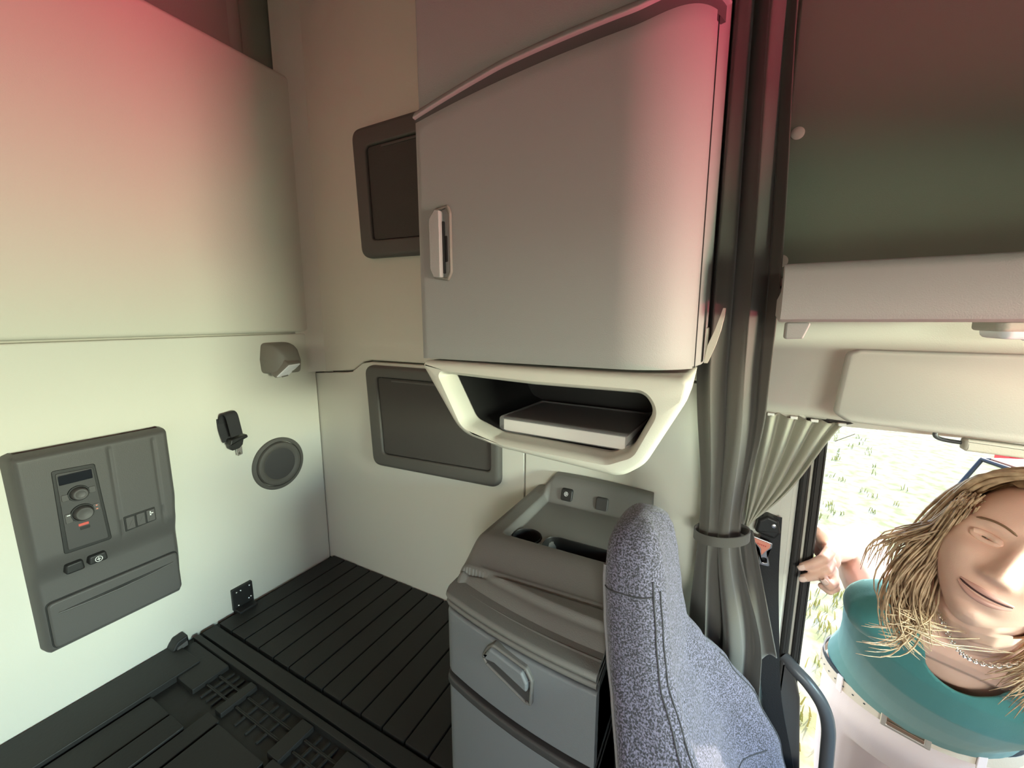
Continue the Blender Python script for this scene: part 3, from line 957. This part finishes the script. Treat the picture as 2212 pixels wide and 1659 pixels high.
# ================================================================== GRAB HANDLE
gh = root('grab_handle', (.23, .94, -.28))
tag(gh, 'curved dark grab handle rising beside the open door', 'handle')
P = spline([(.150, .965, .196), (.170, .950, .186), (.195, .942, .168), (.220, .938, .135), (.234, .938, .09), (.238, .938, .03), (.242, .938, -.10), (.246, .94, -.26)], 50)
mk('bar', tube(P, .0125, 18), M['metalpaint'], gh)
mk('foot', lathe(lambda u, v, d: (u, v, -.298 + d), (.246, .94), [(.026, 0), (.026, .012), (.014, .02), (.012, .04)], 24), M['metalpaint'], gh)
fix(gh)

# ================================================================== OVERHEAD: shelf, caps, dome light, visor
YSH = .72
sh = root('overhead_shelf', (.7, YSH, .92))
tag(sh, 'long mauve grey overhead storage shelf above the open door', 'shelf')
prof = [(YSH + .25, .925), (YSH + .02, .915), (YSH + .004, .919), (YSH, .928), (YSH - .001, .95), (YSH + .004, .985), (YSH + .010, .996), (YSH + .018, .999), (YSH + .026, .994), (YSH + .03, .96), (YSH + .25, .95)]
mk('bin', loft([[(x, min(y, yb), z + .002 * (x - .055)) for y, z in prof] for x, yb in ((.060, YSH + .09), (.062, YSH + .10), (.079, YSH + .10), (.080, 2), (.3, 2), (.7, 2), (1.42, 2))], cap0=True, cap1=True), M['cab'], sh, angle=50)
mk('end_bracket', plate(lambda u, v, d: (u, YSH + .09 - d, v), rpoly([(.074, .914), (.108, .914), (.103, .900), (.099, .888), (.074, .887)], .004, 4), .0, .02, .003), M['cab'], sh)
fix(sh)
for (u, v, r, lab) in ((.078, 1.258, .011, 'round beige screw cap high on the dark liner beside the curtain'), (.072, 1.030, .012, 'round screw cap just above the overhead shelf end')):
    k = mk('screw_cap', lathe(lambda a, b, d: (a, YS - d, b), (u, v), [(r, -.002), (r, .0015), (r - .002, .003), (r * .5, .0036), (.0005, .0038)], 28), M['cream'])
    tag(k, lab, 'cap', 'screw caps on the upper liner')
dl = root('dome_light', (.36, .88, .90))
tag(dl, 'small dome light with clear lens under the overhead shelf', 'lamp')
mk('base', plate(lambda u, v, d: (u, v, .9145 - d), rrect(.315, .43, .80, .88, .012), .0, .012, .005), M['trimgrey'], dl)
mk('lens', plate(lambda u, v, d: (u, v, .904 - d), rrect(.322, .424, .806, .874, .012), .0, .012, .008), M['lens'], dl)
mk('bulb', ball((.365, .84, .894), .012, .006, .006), M['lens'], dl)
fix(dl)
sv = root('sun_visor', (.5, .88, .73))
tag(sv, 'large cream sun visor folded down over the door header', 'visor')
YV = .895
def VM(u, v, d): return (u, YV - d - (.87 - v) * .10, v)
vo = rpoly([(.166, .757), (.185, .744), (.72, .722), (.72, .866), (.19, .868), (.176, .862)], [.012, .02, .02, .02, .02, .012], 6)
def visor_geo():
    loops = []
    for d, i in ((-.010, .006), (-.009, .002), (-.004, .0), (.004, 0), (.009, .002), (.011, .006)):
        loops.append([VM(p[0], p[1], d) for p in inset(vo, i)])
    return loft(loops, cap0=True, cap1=True)
mk('pad', visor_geo(), M['visor'], sv, angle=60)
mk('pivot_rod', tube(spline([(.303, YV - .006, .742), (.301, YV - .008, .734), (.306, YV - .008, .729), (.318, YV - .008, .7265), (.334, YV - .008, .7255)], 24), .0032, 10), M['metalpaint'], sv)
mk('edge_rail', plate(lambda u, v, d: (u, YV - .012 - d, v), rpoly([(.332, .7345), (.72, .722), (.72, .702), (.332, .7155)], .004, 4), -.006, .010, .004), M['trimgrey'], sv)
fix(sv)

# ================================================================== OUTSIDE
GZ = -1.0
gr = mk('ground', grid(60, 60, lambda s, t: (-12 + 44 * s, 1.3 + 44 * t, GZ - .02 + .02 * sin(s * 40) * cos(t * 37))), M['grass'])
tag(gr, kind='structure')
def tufts():
    V, F = [], []
    rnd = random.Random(8)
    for k in range(1000):
        x = rnd.uniform(-.5, 7); y = rnd.uniform(1.7, 10)
        if x > 2.0 and y > 5.0: continue
        if k % 3 == 0: x, y = rnd.uniform(-.2, 1.2), rnd.uniform(1.6, 3.4)
        n = rnd.randint(2, 5)
        for j in range(n):
            a = rnd.uniform(0, 2 * pi); h = rnd.uniform(.02, .05); w = .003 + .002 * rnd.random()
            bx, by = x + rnd.gauss(0, .02), y + rnd.gauss(0, .02)
            lx, ly = cos(a) * h * .7, sin(a) * h * .7
            q = len(V)
            V += [(bx - w, by, GZ - .03), (bx + w, by, GZ - .03), (bx + lx * .5 + w * .6, by + ly * .5, GZ + h * .7), (bx + lx * .5 - w * .6, by + ly * .5, GZ + h * .7), (bx + lx, by + ly, GZ + h)]
            F += [(q, q + 1, q + 2, q + 3), (q + 3, q + 2, q + 4)]
    return V, F
tg = mk('grass_tufts', tufts(), M['blade'], smooth=False)
tag(tg, 'sparse tufts of dry green grass over the sunlit ground outside', 'grass', kind='stuff')

bn = root('camp_bench', (2.75, 6.2, GZ))
tag(bn, 'low folding bench with brown seat and black tube legs on the grass', 'bench')
A_, B_ = Vector((2.41, 6.0, -.55)), Vector((3.35, 6.35, -.55))
dv = (B_ - A_).normalized(); sv_ = Vector((dv.y, -dv.x, 0))
mk('seat', plate(lambda u, v, d: tuple(A_ + dv * u + sv_ * v + Vector((0, 0, d))), rrect(.06, 1.0, .02, .44, .03), -.02, .02, .015), M['wood'], bn)
mk('frame_rail', tube([A_ + sv_ * .02, B_ + sv_ * .02], .022, 10), M['steelblack'], bn)
mk('frame_rail', tube([A_ + sv_ * .44, B_ + sv_ * .44], .022, 10), M['steelblack'], bn)
mk('frame_rail', tube([A_ + sv_ * .02, A_ + sv_ * .44], .022, 10), M['steelblack'], bn)
for P0, off in ((A_ + sv_ * .02, -.25), (A_ + sv_ * .44, -.25), (B_ + sv_ * .02, .15), (B_ + sv_ * .44, .15)):
    mk('leg', tube([P0, P0 + dv * off + Vector((0, 0, -.45))], .020, 10), M['steelblack'], bn)
fix(bn)
rb = root('red_box', (3.4, 7.7, GZ))
tag(rb, 'red box with pale end standing on the grass behind the bench', 'box')
mk('shell', plate(TOP, rrect(3.30, 3.50, 7.55, 7.9, .02), GZ, GZ + .16, .02), M['redbox'], rb)
mk('pale_end', plate(TOP, rrect(3.502, 3.57, 7.56, 7.9, .02), GZ, GZ + .15, .02), M['pale'], rb)
fix(rb)

# ================================================================== PERSON
HC = Vector((.386, .832, .574))
hf = Vector((-.38, -.86, .34)).normalized()
hu = Vector((.411, .172, .895)); hu = (hu - hf * hu.dot(hf)).normalized()
hr = hf.cross(hu)                      # image-left side = her right
if hr.x > 0: hr = -hr
def H(r, f, u): return HC + hr * r + hf * f + hu * u

def g2(r, u, r0, u0, sr, su): return exp(-((r - r0) / sr) ** 2 - ((u - u0) / su) ** 2)
def face_add(r, u):
    d = 0
    # nose: bridge to tip
    w = .0075 + .004 * ss(.02, -.03, u) if False else .0075 + .004 * (1 - ss(-.03, .02, u))
    ridge = (.007 + .019 * (1 - ss(-.034, .022, u))) * ss(-.046, -.034, u) * (1 - ss(.018, .036, u))
    d += ridge * exp(-(r / w) ** 2)
    for s in (-1, 1):
        d += .0085 * g2(r, u, s * .0125, -.034, .006, .007)
        d -= .0110 * g2(r, u, s * .031, .010, .017, .012)      # eye sockets
        d += .0050 * g2(r, u, s * .030, .027, .020, .007)      # brow
        d += .0050 * g2(r, u, s * .043, -.020, .018, .018)     # cheek
    d += .0070 * g2(r, u, 0, -.062, .024, .014)                # mouth mound
    d -= .0040 * g2(r, u, 0, -.082, .018, .006)
    d += .0100 * g2(r, u, 0, -.100, .020, .012)                # chin
    return d
def wid(u):
    return .0745 * (1 - .36 * max(0, (-u - .015) / .1) ** 1.5 - .06 * max(0, u / .12))
def front_f(r, u):
    rho = min(1, sqrt((r / wid(u)) ** 2 + (u / .118) ** 2))
    return .094 * max(0, 1 - rho ** 2.5) ** (1 / 2.5) + face_add(r, u)
def head_geo(nu=120, nv=90):
    V, F = [], []
    for j in range(nv + 1):
        th = pi * j / nv
        c = cos(th)
        for i in range(nu):
            ph = 2 * pi * i / nu
            a, b = sin(th) * cos(ph), sin(th) * sin(ph)
            u = .118 * c
            r = a * wid(u)
            rho = min(1, sqrt(a * a + c * c))
            if b > 0:
                f = .094 * max(0, 1 - rho ** 2.5) ** (1 / 2.5) + face_add(r, u) * min(1, b * 3)
            else:
                f = -.100 * abs(b) * (1 if u > -.02 else 1 - .5 * ((-u - .02) / .1))
            V.append(H(r, f, u))
    for j in range(nv):
        for i in range(nu):
            k = (i + 1) % nu
            F.append((j * nu + i, j * nu + k, (j + 1) * nu + k, (j + 1) * nu + i))
    return V, F

def chain(pts, rad, n=14):
    """tapered limb with round ends"""
    P = [Vector(p) for p in pts]
    geo = tube(P, list(rad), n)
    parts = [geo]
    for p, r in zip(P, rad):
        parts.append(ball(p, r * .995, r * .995, r * .995, 12, 8))
    return parts

def remesh(name, parts, voxel, m, parent=None, smooth=4):
    V, F = join(*parts)
    me = bpy.data.meshes.new(name)
    me.from_pydata([tuple(v) for v in V], [], F)
    o = bpy.data.objects.new(name, me)
    COL.objects.link(o)
    bm = bmesh.new(); bm.from_mesh(me)
    bmesh.ops.remove_doubles(bm, verts=bm.verts, dist=1e-7)
    bm.to_mesh(me); bm.free()
    md = o.modifiers.new('r', 'REMESH')
    md.mode = 'VOXEL'; md.voxel_size = voxel
    if smooth:
        sm = o.modifiers.new('s', 'SMOOTH'); sm.factor = .5; sm.iterations = smooth
    dg = bpy.context.evaluated_depsgraph_get()
    new = bpy.data.meshes.new_from_object(o.evaluated_get(dg))
    o.modifiers.clear()
    o.data = new
    new.name = name
    new.materials.clear(); new.materials.append(m)
    new.shade_smooth()
    if parent: o.parent = parent
    return o

Rsh = Vector((0.302, 0.98, 0.356))           # her right shoulder
Lsh = Vector((.545, .90, .345))
NB = Vector((.415, .950, .385))            # neck base
NT = H(0, -.02, -.075)
Elb = Vector((0.303, 1.162, 0.406))
Wri = Vector((.214, 1.035, .428))
def ell(c, ax, ay, rx, ry, n=40):
    return [Vector(c) + ax * rx * cos(2 * pi * k / n) + ay * ry * sin(2 * pi * k / n) for k in range(n)]
bR = (Rsh - Lsh).normalized()
hipC = Vector((.475, 1.285, -.005))
hipR = Vector((-.937, .35, 0)).normalized(); hipF = Vector((-.35, -.937, 0)).normalized()
def torso_loops(grow, top=True, lowt=-.15):
    out = []
    #        t   half-width half-depth
    tab = [(-.16, .175, .128), (0, .165, .122), (.25, .150, .112), (.5, .152, .118), (.7, .158, .118), (.85, .158, .098), (.95, .120, .075), (1.02, .075, .060)]
    spine = (NB - hipC)
    for t, a, b in tab:
        if not top and t > .9: continue
        if t < lowt: continue
        k = max(0, min(1, t))
        rr = (hipR * (1 - k) + bR * k).normalized()
        tt = spine.normalized() if t > .1 else (spine.normalized() * .5 + Vector((0, 0, 1)) * .5).normalized()
        rr = (rr - tt * rr.dot(tt)).normalized()
        ff = rr.cross(tt)
        if ff.y > 0: ff = -ff
        c = hipC + spine * t
        out.append(ell(c, rr, ff, a + grow, b + grow))
    return out
body = [head_geo()]
body += chain([NT, (NT + NB) / 2 + hf * -.005, NB, NB + Vector((.01, .05, -.06))], [.056, .052, .058, .075])
body.append(loft(torso_loops(-.012), cap0=True, cap1=True))
body += chain([Lsh + (Rsh - Lsh) * .2, Lsh + (Rsh - Lsh) * .8], [.05, .05])
body += chain([Rsh, Rsh * .55 + Elb * .45 + Vector((-.012, 0, -.004)), Elb], [.050, .047, .042])
body += chain([Elb, Elb * .6 + Wri * .4, Wri], [.042, .038, .027])
body += chain([Lsh, Lsh + Vector((.10, .06, -.12)), Lsh + Vector((.14, .05, -.26)), Lsh + Vector((.10, -.05, -.40))], [.046, .04, .036, .025])
# right hand gripping the pillar edge: palm outside, fingers wrapped to the inside, thumb up
palm = [Vector((.206, 1.012, .446)), Vector((.208, 1.008, .428)), Vector((.212, 1.008, .410)), Vector((.216, 1.010, .394))]
for q in palm:
    body += chain([Wri + (q - Wri) * .1, (Wri + q) / 2 + Vector((.006, 0, 0)), q], [.020, .017, .0125], 10)
fingers = [
    ([palm[0], (.206, .978, .452), (.194, .954, .446), (.176, .949, .432), (.1615, .950, .4215)], [.0125, .0115, .0105, .0095, .0082]),
    ([palm[1], (.208, .974, .432), (.199, .951, .425), (.183, .946, .4105), (.1655, .948, .3985)], [.0125, .0118, .0108, .0098, .0084]),
    ([palm[2], (.214, .974, .414), (.213, .952, .402), (.205, .940, .400), (.196, .936, .411)], [.012, .0115, .0105, .0098, .0085]),
    ([palm[3], (.219, .978, .398), (.219, .958, .388), (.208, .946, .385), (.195, .946, .392)], [.0105, .0098, .009, .0082, .0072]),
]
for p, r in fingers:
    body += chain(p, r, 10)
body += chain([Wri + Vector((-.006, -.006, .008)), (.200, 1.012, .464), (.190, .992, .482), (.181, .978, .494)], [.016, .0135, .0115, .009], 10)
# left hand, hanging at her side with slightly curled fingers
Lw = Lsh + Vector((.10, -.05, -.40))
for k in range(4):
    b0 = Lw + Vector((-.02 + .016 * k, -.01, -.05)); b0 = Vector(b0)
    body += chain([Lw, b0, b0 + Vector((0, -.012, -.035)), b0 + Vector((0, -.03, -.058 + .004 * abs(k - 1)))], [.018, .0105, .009, .0075], 10)
body += chain([Lw, Lw + Vector((-.035, -.02, -.03)), Lw + Vector((-.045, -.035, -.06))], [.016, .011, .008], 10)
pr = remesh('person', body, .0030, M['skin'], smooth=3)
tag(pr, 'woman with long fair hair in teal shirt leaning in at the open door', 'person')

# nails
for (p, r), d in zip(fingers[:3], (Vector((-.75, -.55, -.35)), Vector((-.75, -.50, -.42)), Vector((-.35, -.9, .25)))):
    tip = Vector(p[-1]); pv = Vector(p[-2])
    t = (tip - pv).normalized()
    n = Vector((-.25, -1, .1)); n = (n - t * n.dot(t)).normalized(); s = t.cross(n)
    c0 = tip + t * .002 + n * (r[-1] * .70)
    V = []
    geo = grid(7, 7, lambda a, b: c0 + s * (a - .5) * .0105 * (1 - .35 * (2 * b - 1) ** 2 * (1 if b > .5 else .3)) + t * (b - .5) * .0135 + n * (.0022 - .010 * (a - .5) ** 2 - .004 * (b - .5) ** 2))
    o = mk('fingernail', geo, M['nail'], pr, angle=180)
    so = o.modifiers.new('thickness', 'SOLIDIFY'); so.thickness = .0012; so.offset = -1
# face details
for s in (1, -1):
    c = H(s * .031, front_f(s * .031, .008) - .0075, .008)
    e = mk('eye', ball(c, .0112, .0112, .0112, 20, 12), M['eyew'], pr)
    mk('iris', ball(c + hf * .0072, .0052, .0052, .0052, 14, 8), M['iris'], e)
    pts = [H(s * (.031 + a), front_f(s * (.031 + a), .008 + .0046 * (1 - (a / .016) ** 2)) + .0022, .008 + .0046 * (1 - (a / .016) ** 2)) for a in [-.016 + .032 * k / 10 for k in range(11)]]
    mk('eyelid', tube(pts, [.0015] + [.0048] * 9 + [.0015], 10), M['skin'], pr)
    pts = [H(s * (.031 + a), front_f(s * (.031 + a), .008 - .0046 * (1 - (a / .016) ** 2)) + .0014, .008 - .0046 * (1 - (a / .016) ** 2)) for a in [-.016 + .032 * k / 10 for k in range(11)]]
    mk('eyelid', tube(pts, [.001] + [.0036] * 9 + [.001], 10), M['skin'], pr)
    pts = [H(s * (.030 + a), front_f(s * (.030 + a), .028 + .005 * (1 - (a / .02) ** 2)) + .001, .028 + .005 * (1 - (a / .02) ** 2)) for a in [-.02 + .04 * k / 10 for k in range(11)]]
    mk('eyebrow', tube(pts, [.0008] + [.0017] * 9 + [.0006], 6), M['brow'], pr)
def lip(u0, bow, rmax, name, n=15):
    pts, rad = [], []
    for k in range(n):
        a = -1 + 2 * k / (n - 1)
        r = a * .026
        u = u0 + bow * (1 - a * a) + .003 * a * a
        pts.append(H(r, front_f(r, u) - .001, u)); rad.append(rmax * (1 - .75 * a * a) + .0006)
    return mk(name, tube(pts, rad, 10), M['lips'], pr)
lip(-.0590, .001, .0036, 'upper_lip')
lip(-.0640, -.0055, .0042, 'lower_lip')
mk('mouth_line', tube([H(r, front_f(r, -.0615 + .004 * (r / .026) ** 2) + .0012, -.0620 + .004 * (r / .026) ** 2) for r in [-.026 + .052 * k / 12 for k in range(13)]], [.0006] + [.0016] * 11 + [.0006], 6), M['mouth'], pr)
for s in (1, -1):
    ear = ball((0, 0, 0), .010, .018, .030, 18, 12)
    V = [H(s * (.072 + v[0]), -.005 + v[1], -.005 + v[2]) for v in ear[0]]
    mk('ear', (V, ear[1]), M['skin'], pr)
mk('earring', ball(H(.079, .008, -.040), .0045, .0045, .0045, 16, 10), M['silver'], pr)

# hair: skull cap and flowing strands, one mesh
def cap_geo():
    nu, nv = 60, 40
    V, F, keep = [], [], []
    for j in range(nv + 1):
        th = pi * .80 * j / nv
        c = cos(th)
        for i in range(nu):
            ph = 2 * pi * i / nu
            a, b = sin(th) * cos(ph), sin(th) * sin(ph)
            u = .118 * c
            k = 1.085 + .015 * sin(ph * 17 + 3 * th)
            r = a * wid(max(u, -.03)) * k * 1.02
            f = (.094 if b > 0 else .104) * b * k
            V.append(H(r, f, u * k + .004))
            keep.append(not (b > .50 and c < .66) and not (b > .1 and c < .1))
    for j in range(nv):
        for i in range(nu):
            k = (i + 1) % nu
            q = (j * nu + i, j * nu + k, (j + 1) * nu + k, (j + 1) * nu + i)
            if all(keep[x] for x in q): F.append(q)
    return V, F
rnd = random.Random(3)
def strands(guide, n, spread0, spread1, r0=.0022, wave=.006):
    out = []
    for k in range(n):
        o0 = Vector((rnd.gauss(0, 1), rnd.gauss(0, 1), rnd.gauss(0, 1)))
        sc_ = rnd.uniform(.72, 1.05)
        pts = []
        ph = rnd.uniform(0, 6.28)
        m = len(guide)
        for i, gpt in enumerate(guide):
            t = i / (m - 1)
            p = Vector(gpt)
            p = Vector(guide[0]) + (p - Vector(guide[0])) * sc_
            p = p + o0 * (spread0 + (spread1 - spread0) * t) + hr * wave * sin(ph + t * 7) * t
            pts.append(p)
        P = spline(pts, 14)
        rad = [r0 * (.25 + .95 * sin(pi * min(1, .2 + i / 13 * .8))) for i in range(14)]
        out.append(tube(P, rad, 5))
    return out
hg = []
# crown, combed sideways from the parting
for k in range(70):
    s = 1 if k % 2 else -1
    f0 = -.08 + .15 * (k / 70)
    g = [H(s * .004 + .0, f0, .130 - .25 * max(0, f0 - .02)), H(s * .040, f0 - .004, .120 - .25 * max(0, f0 - .02)), H(s * .074, f0 - .018, .075), H(s * .087, f0 * .5 - .02, .02), H(s * .092, f0 * .3 - .02, -.05)]
    hg += strands(g, 3, .002, .006, .0032, .003)
# right side: blown out over the shoulder and down to the chest
g1 = [(0.335, 0.823, 0.661), (0.32, 0.832, 0.626), (0.304, 0.839, 0.59), (0.275, 0.842, 0.566), (0.251, 0.848, 0.542), (0.243, 0.848, 0.502)]
g2 = [(0.326, 0.817, 0.654), (0.312, 0.825, 0.61), (0.293, 0.829, 0.564), (0.268, 0.82, 0.526), (0.253, 0.816, 0.483), (0.255, 0.809, 0.442), (0.274, 0.812, 0.403)]
g3 = [(0.321, 0.813, 0.644), (0.31, 0.82, 0.593), (0.299, 0.823, 0.546), (0.284, 0.818, 0.504), (0.274, 0.812, 0.464), (0.282, 0.815, 0.426), (0.311, 0.831, 0.396)]
g4 = [(0.319, 0.81, 0.637), (0.308, 0.818, 0.586), (0.297, 0.819, 0.532), (0.292, 0.818, 0.478), (0.291, 0.816, 0.439), (0.279, 0.809, 0.405), (0.259, 0.802, 0.391), (0.23, 0.787, 0.395)]
g5 = [(0.325, 0.827, 0.616), (0.317, 0.837, 0.567), (0.317, 0.845, 0.519), (0.313, 0.847, 0.476), (0.306, 0.836, 0.439), (0.314, 0.834, 0.405)]
g6 = [(0.452, 0.865, 0.543), (0.461, 0.869, 0.475), (0.452, 0.863, 0.412), (0.433, 0.858, 0.376), (0.405, 0.851, 0.354)]
g7 = [(0.458, 0.868, 0.543), (0.472, 0.872, 0.462), (0.465, 0.868, 0.399), (0.447, 0.862, 0.355), (0.433, 0.861, 0.324)]
for g, n, a, b in ((g1, 44, .005, .011), (g2, 60, .005, .009), (g3, 60, .005, .009), (g4, 34, .005, .007), (g5, 60, .006, .010), (g6, 40, .006, .010), (g7, 40, .007, .012)):
    hg += strands(g, n, a, b, .0013, .003)
# loose flyaways
for g in ([(0.265, 0.796, 0.466), (0.3, 0.806, 0.45), (0.336, 0.818, 0.439), (0.375, 0.832, 0.433)],
          [(0.267, 0.793, 0.446), (0.307, 0.807, 0.435), (0.337, 0.817, 0.435), (0.375, 0.832, 0.438)],
          [(0.28, 0.799, 0.439), (0.325, 0.813, 0.418), (0.364, 0.828, 0.415), (0.414, 0.849, 0.412)]):
    hg += strands(g, 3, .003, .003, .0008, .002)
hg += strands([(0.315, 0.81, 0.651), (0.31, 0.821, 0.659), (0.318, 0.827, 0.67), (0.328, 0.822, 0.676)], 2, .002, .003, .0005, .001)
hair = mk('hair', join(cap_geo(), *hg), M['hair'], pr, angle=180)

# shirt: torso, sleeves; open at neck
def shirt_geo():
    parts = [loft(torso_loops(.010, lowt=-.01), cap0=True, cap1=True)]
    parts += chain([Lsh + (Rsh - Lsh) * .1, Lsh + (Rsh - Lsh) * .78], [.060, .056])
    d = (Rsh * .55 + Elb * .45 - Rsh)
    parts.append(tube([Rsh - d * .3, Rsh + d * .15, Rsh + d * .42], [.058, .056, .055], 20))
    parts.append(ball(Rsh, .060, .060, .060, 24, 16))
    d2 = Vector((.10, .06, -.12))
    parts.append(tube([Lsh - d2 * .3, Lsh + d2 * .4, Lsh + d2 * .85], [.060, .058, .056], 20))
    # soft folds across the belly
    spine = NB - hipC
    for k in range(5):
        t = .20 + .09 * k
        c = hipC + spine * t
        pts = [c + hipR * (.157 * cos(a)) + hipF * (.132 * sin(a)) + Vector((0, 0, .04 * cos(a) * (1 if k % 2 else .4))) for a in [radians(48 + 8.4 * q) for q in range(11)]]
        parts.append(tube(pts, [.004 + .009 * sin(pi * q / 10) for q in range(11)], 8))
    return parts
shirt = remesh('shirt', shirt_geo(), .0042, M['shirt'], pr, smooth=5)
# scoop the neckline: cut away everything inside a tilted cone round the neck
bm = bmesh.new(); bm.from_mesh(shirt.data)
kill = []
ad = (Elb - Rsh).normalized()
for v in bm.verts:
    d = v.co - NB
    ax = (NB - hipC).normalized()
    h_ = d.dot(ax); rad = (d - ax * h_)
    fr = rad.dot(hipF)
    lim = .062 + .050 * max(0, fr / .1)
    if h_ > -.055 - .25 * max(0, fr) and rad.length < lim:
        kill.append(v)
    elif (v.co - Rsh).dot(ad) > .018 and ((v.co - Rsh) - ad * (v.co - Rsh).dot(ad)).length < .100 and v.co.z > Rsh.z - .050 and v.co.x < Rsh.x + .035:
        kill.append(v)
bmesh.ops.delete(bm, geom=kill, context='VERTS')
for _ in range(14):      # even out the cut hems
    new = {}
    for v in bm.verts:
        nb = [e.other_vert(v) for e in v.link_edges if e.is_boundary]
        if len(nb) == 2: new[v] = (nb[0].co + nb[1].co) * .25 + v.co * .5
    for v, c in new.items(): v.co = c
bm.to_mesh(shirt.data); bm.free()
so = shirt.modifiers.new('thickness', 'SOLIDIFY'); so.thickness = .003; so.offset = 1

# trousers
def trouser_geo():
    parts = [loft(torso_loops(.002, lowt=-.2)[:2] and [ell(hipC + Vector((0, 0, -.008)), hipR, hipF, .172, .129), ell(hipC + Vector((.004, .01, -.05)), hipR, hipF, .180, .135),
                  ell(hipC + Vector((.012, .03, -.13)), hipR, hipF, .188, .138), ell(hipC + Vector((.014, .04, -.20)), hipR, hipF, .18, .125)], cap0=True, cap1=True)]
    for s in (1, -1):
        t0 = hipC + hipR * s * .090 + Vector((.012, .03, -.15))
        parts += chain([t0, t0 + Vector((.0, .02, -.22)), t0 + Vector((.0, .03, -.42)), t0 + Vector((0, .05, -.66)), t0 + Vector((0, .05, -.80))], [.098, .088, .070, .062, .062], 20)
    return parts
tr = remesh('trousers', trouser_geo(), .006, M['trousers'], pr, smooth=6)
for s in (1, -1):
    t0 = hipC + hipR * s * .090 + Vector((.012, .08, -.965))
    sh_ = ball((0, 0, 0), .045, .115, .04, 20, 12)
    V = [t0 + hipR * v[0] + hipF * (v[1] + .05) + Vector((0, 0, max(v[2], -.028))) for v in sh_[0]]
    mk('shoe', (V, sh_[1]), M['beltm'], pr)
# belt
def beltloop(g, dz0, n=64):
    out = []
    for k in range(n):
        a = 2 * pi * k / n
        p = hipC + hipR * (.184 + g) * cos(a) + hipF * (.141 + g) * sin(a)
        out.append(p + Vector((0, 0, dz0)))
    return out
bl = mk('belt', loft([beltloop(.000, -.036), beltloop(.004, -.036), beltloop(.0042, -.006), beltloop(.000, -.006)], wrap=True), M['beltm'], pr)
mk('shirt_edge_shade', loft([beltloop(-.001, -.006), beltloop(.0028, -.006), beltloop(.0024, .004), beltloop(-.001, .004)], wrap=True), M['beltdark'], bl)  # dark band painted as the shirt hem's shadow along the belt top
def BM(u, v, d):
    a = pi / 2 - u / .135
    p = hipC + hipR * (.190 + d) * cos(a) + hipF * (.147 + d) * sin(a)
    return p + Vector((0, 0, v - .017))
mk('buckle', ringplate(BM, rrect(-.030, .030, -.021, .014, .003, 3), rrect(-.022, .022, -.013, .007, .002, 3), .0, .008, .002), M['brass'], bl)
mk('buckle_bar', plate(BM, rrect(-.023, .023, -.0115, -.0045, .001, 2), .0, .006, .001), M['bronze'], bl)
mk('buckle_bar', plate(BM, rrect(-.023, .023, -.0005, .0055, .001, 2), .0, .006, .001), M['bronze'], bl)
for u in (.10, -.09, .19):
    mk('belt_loop', plate(BM, rrect(u - .006, u + .006, -.026, .020, .002, 2), .0, .003, .001), M['trousers'], bl)
for k in range(7):
    u = .055 + .019 * k
    mk('belt_hole', plate(BM, circle((u, -.004), .0018, .0018, 8), .0, .0008, .0002, 1), M['beltdark'], bl)
# necklace of oval links
pts = spline([(0.331, 0.877, 0.464), (0.332, 0.851, 0.446), (0.339, 0.84, 0.424), (0.35, 0.836, 0.405), (0.367, 0.837, 0.392), (0.397, 0.841, 0.39), (0.44, 0.856, 0.405)], 44)
links = []
for k in range(43):
    a, b = pts[k], pts[k + 1]
    t = (b - a); L = t.length * .72; t.normalize()
    n = hf if k % 2 else hu
    n = (n - t * n.dot(t)).normalized()
    ring = [(a + b) / 2 + t * L * cos(2 * pi * q / 12) + n * .0032 * sin(2 * pi * q / 12) for q in range(12)]
    fr = [(ring[i], (ring[i] - (a + b) / 2).normalized(), t.cross(n)) for i in range(12)]
    links.append(loft([[p + x * .0008 * cos(2 * pi * q / 5) + y * .0008 * sin(2 * pi * q / 5) for q in range(5)] for p, x, y in fr], wrap=True))
mk('necklace', join(*links), M['silver'], pr)
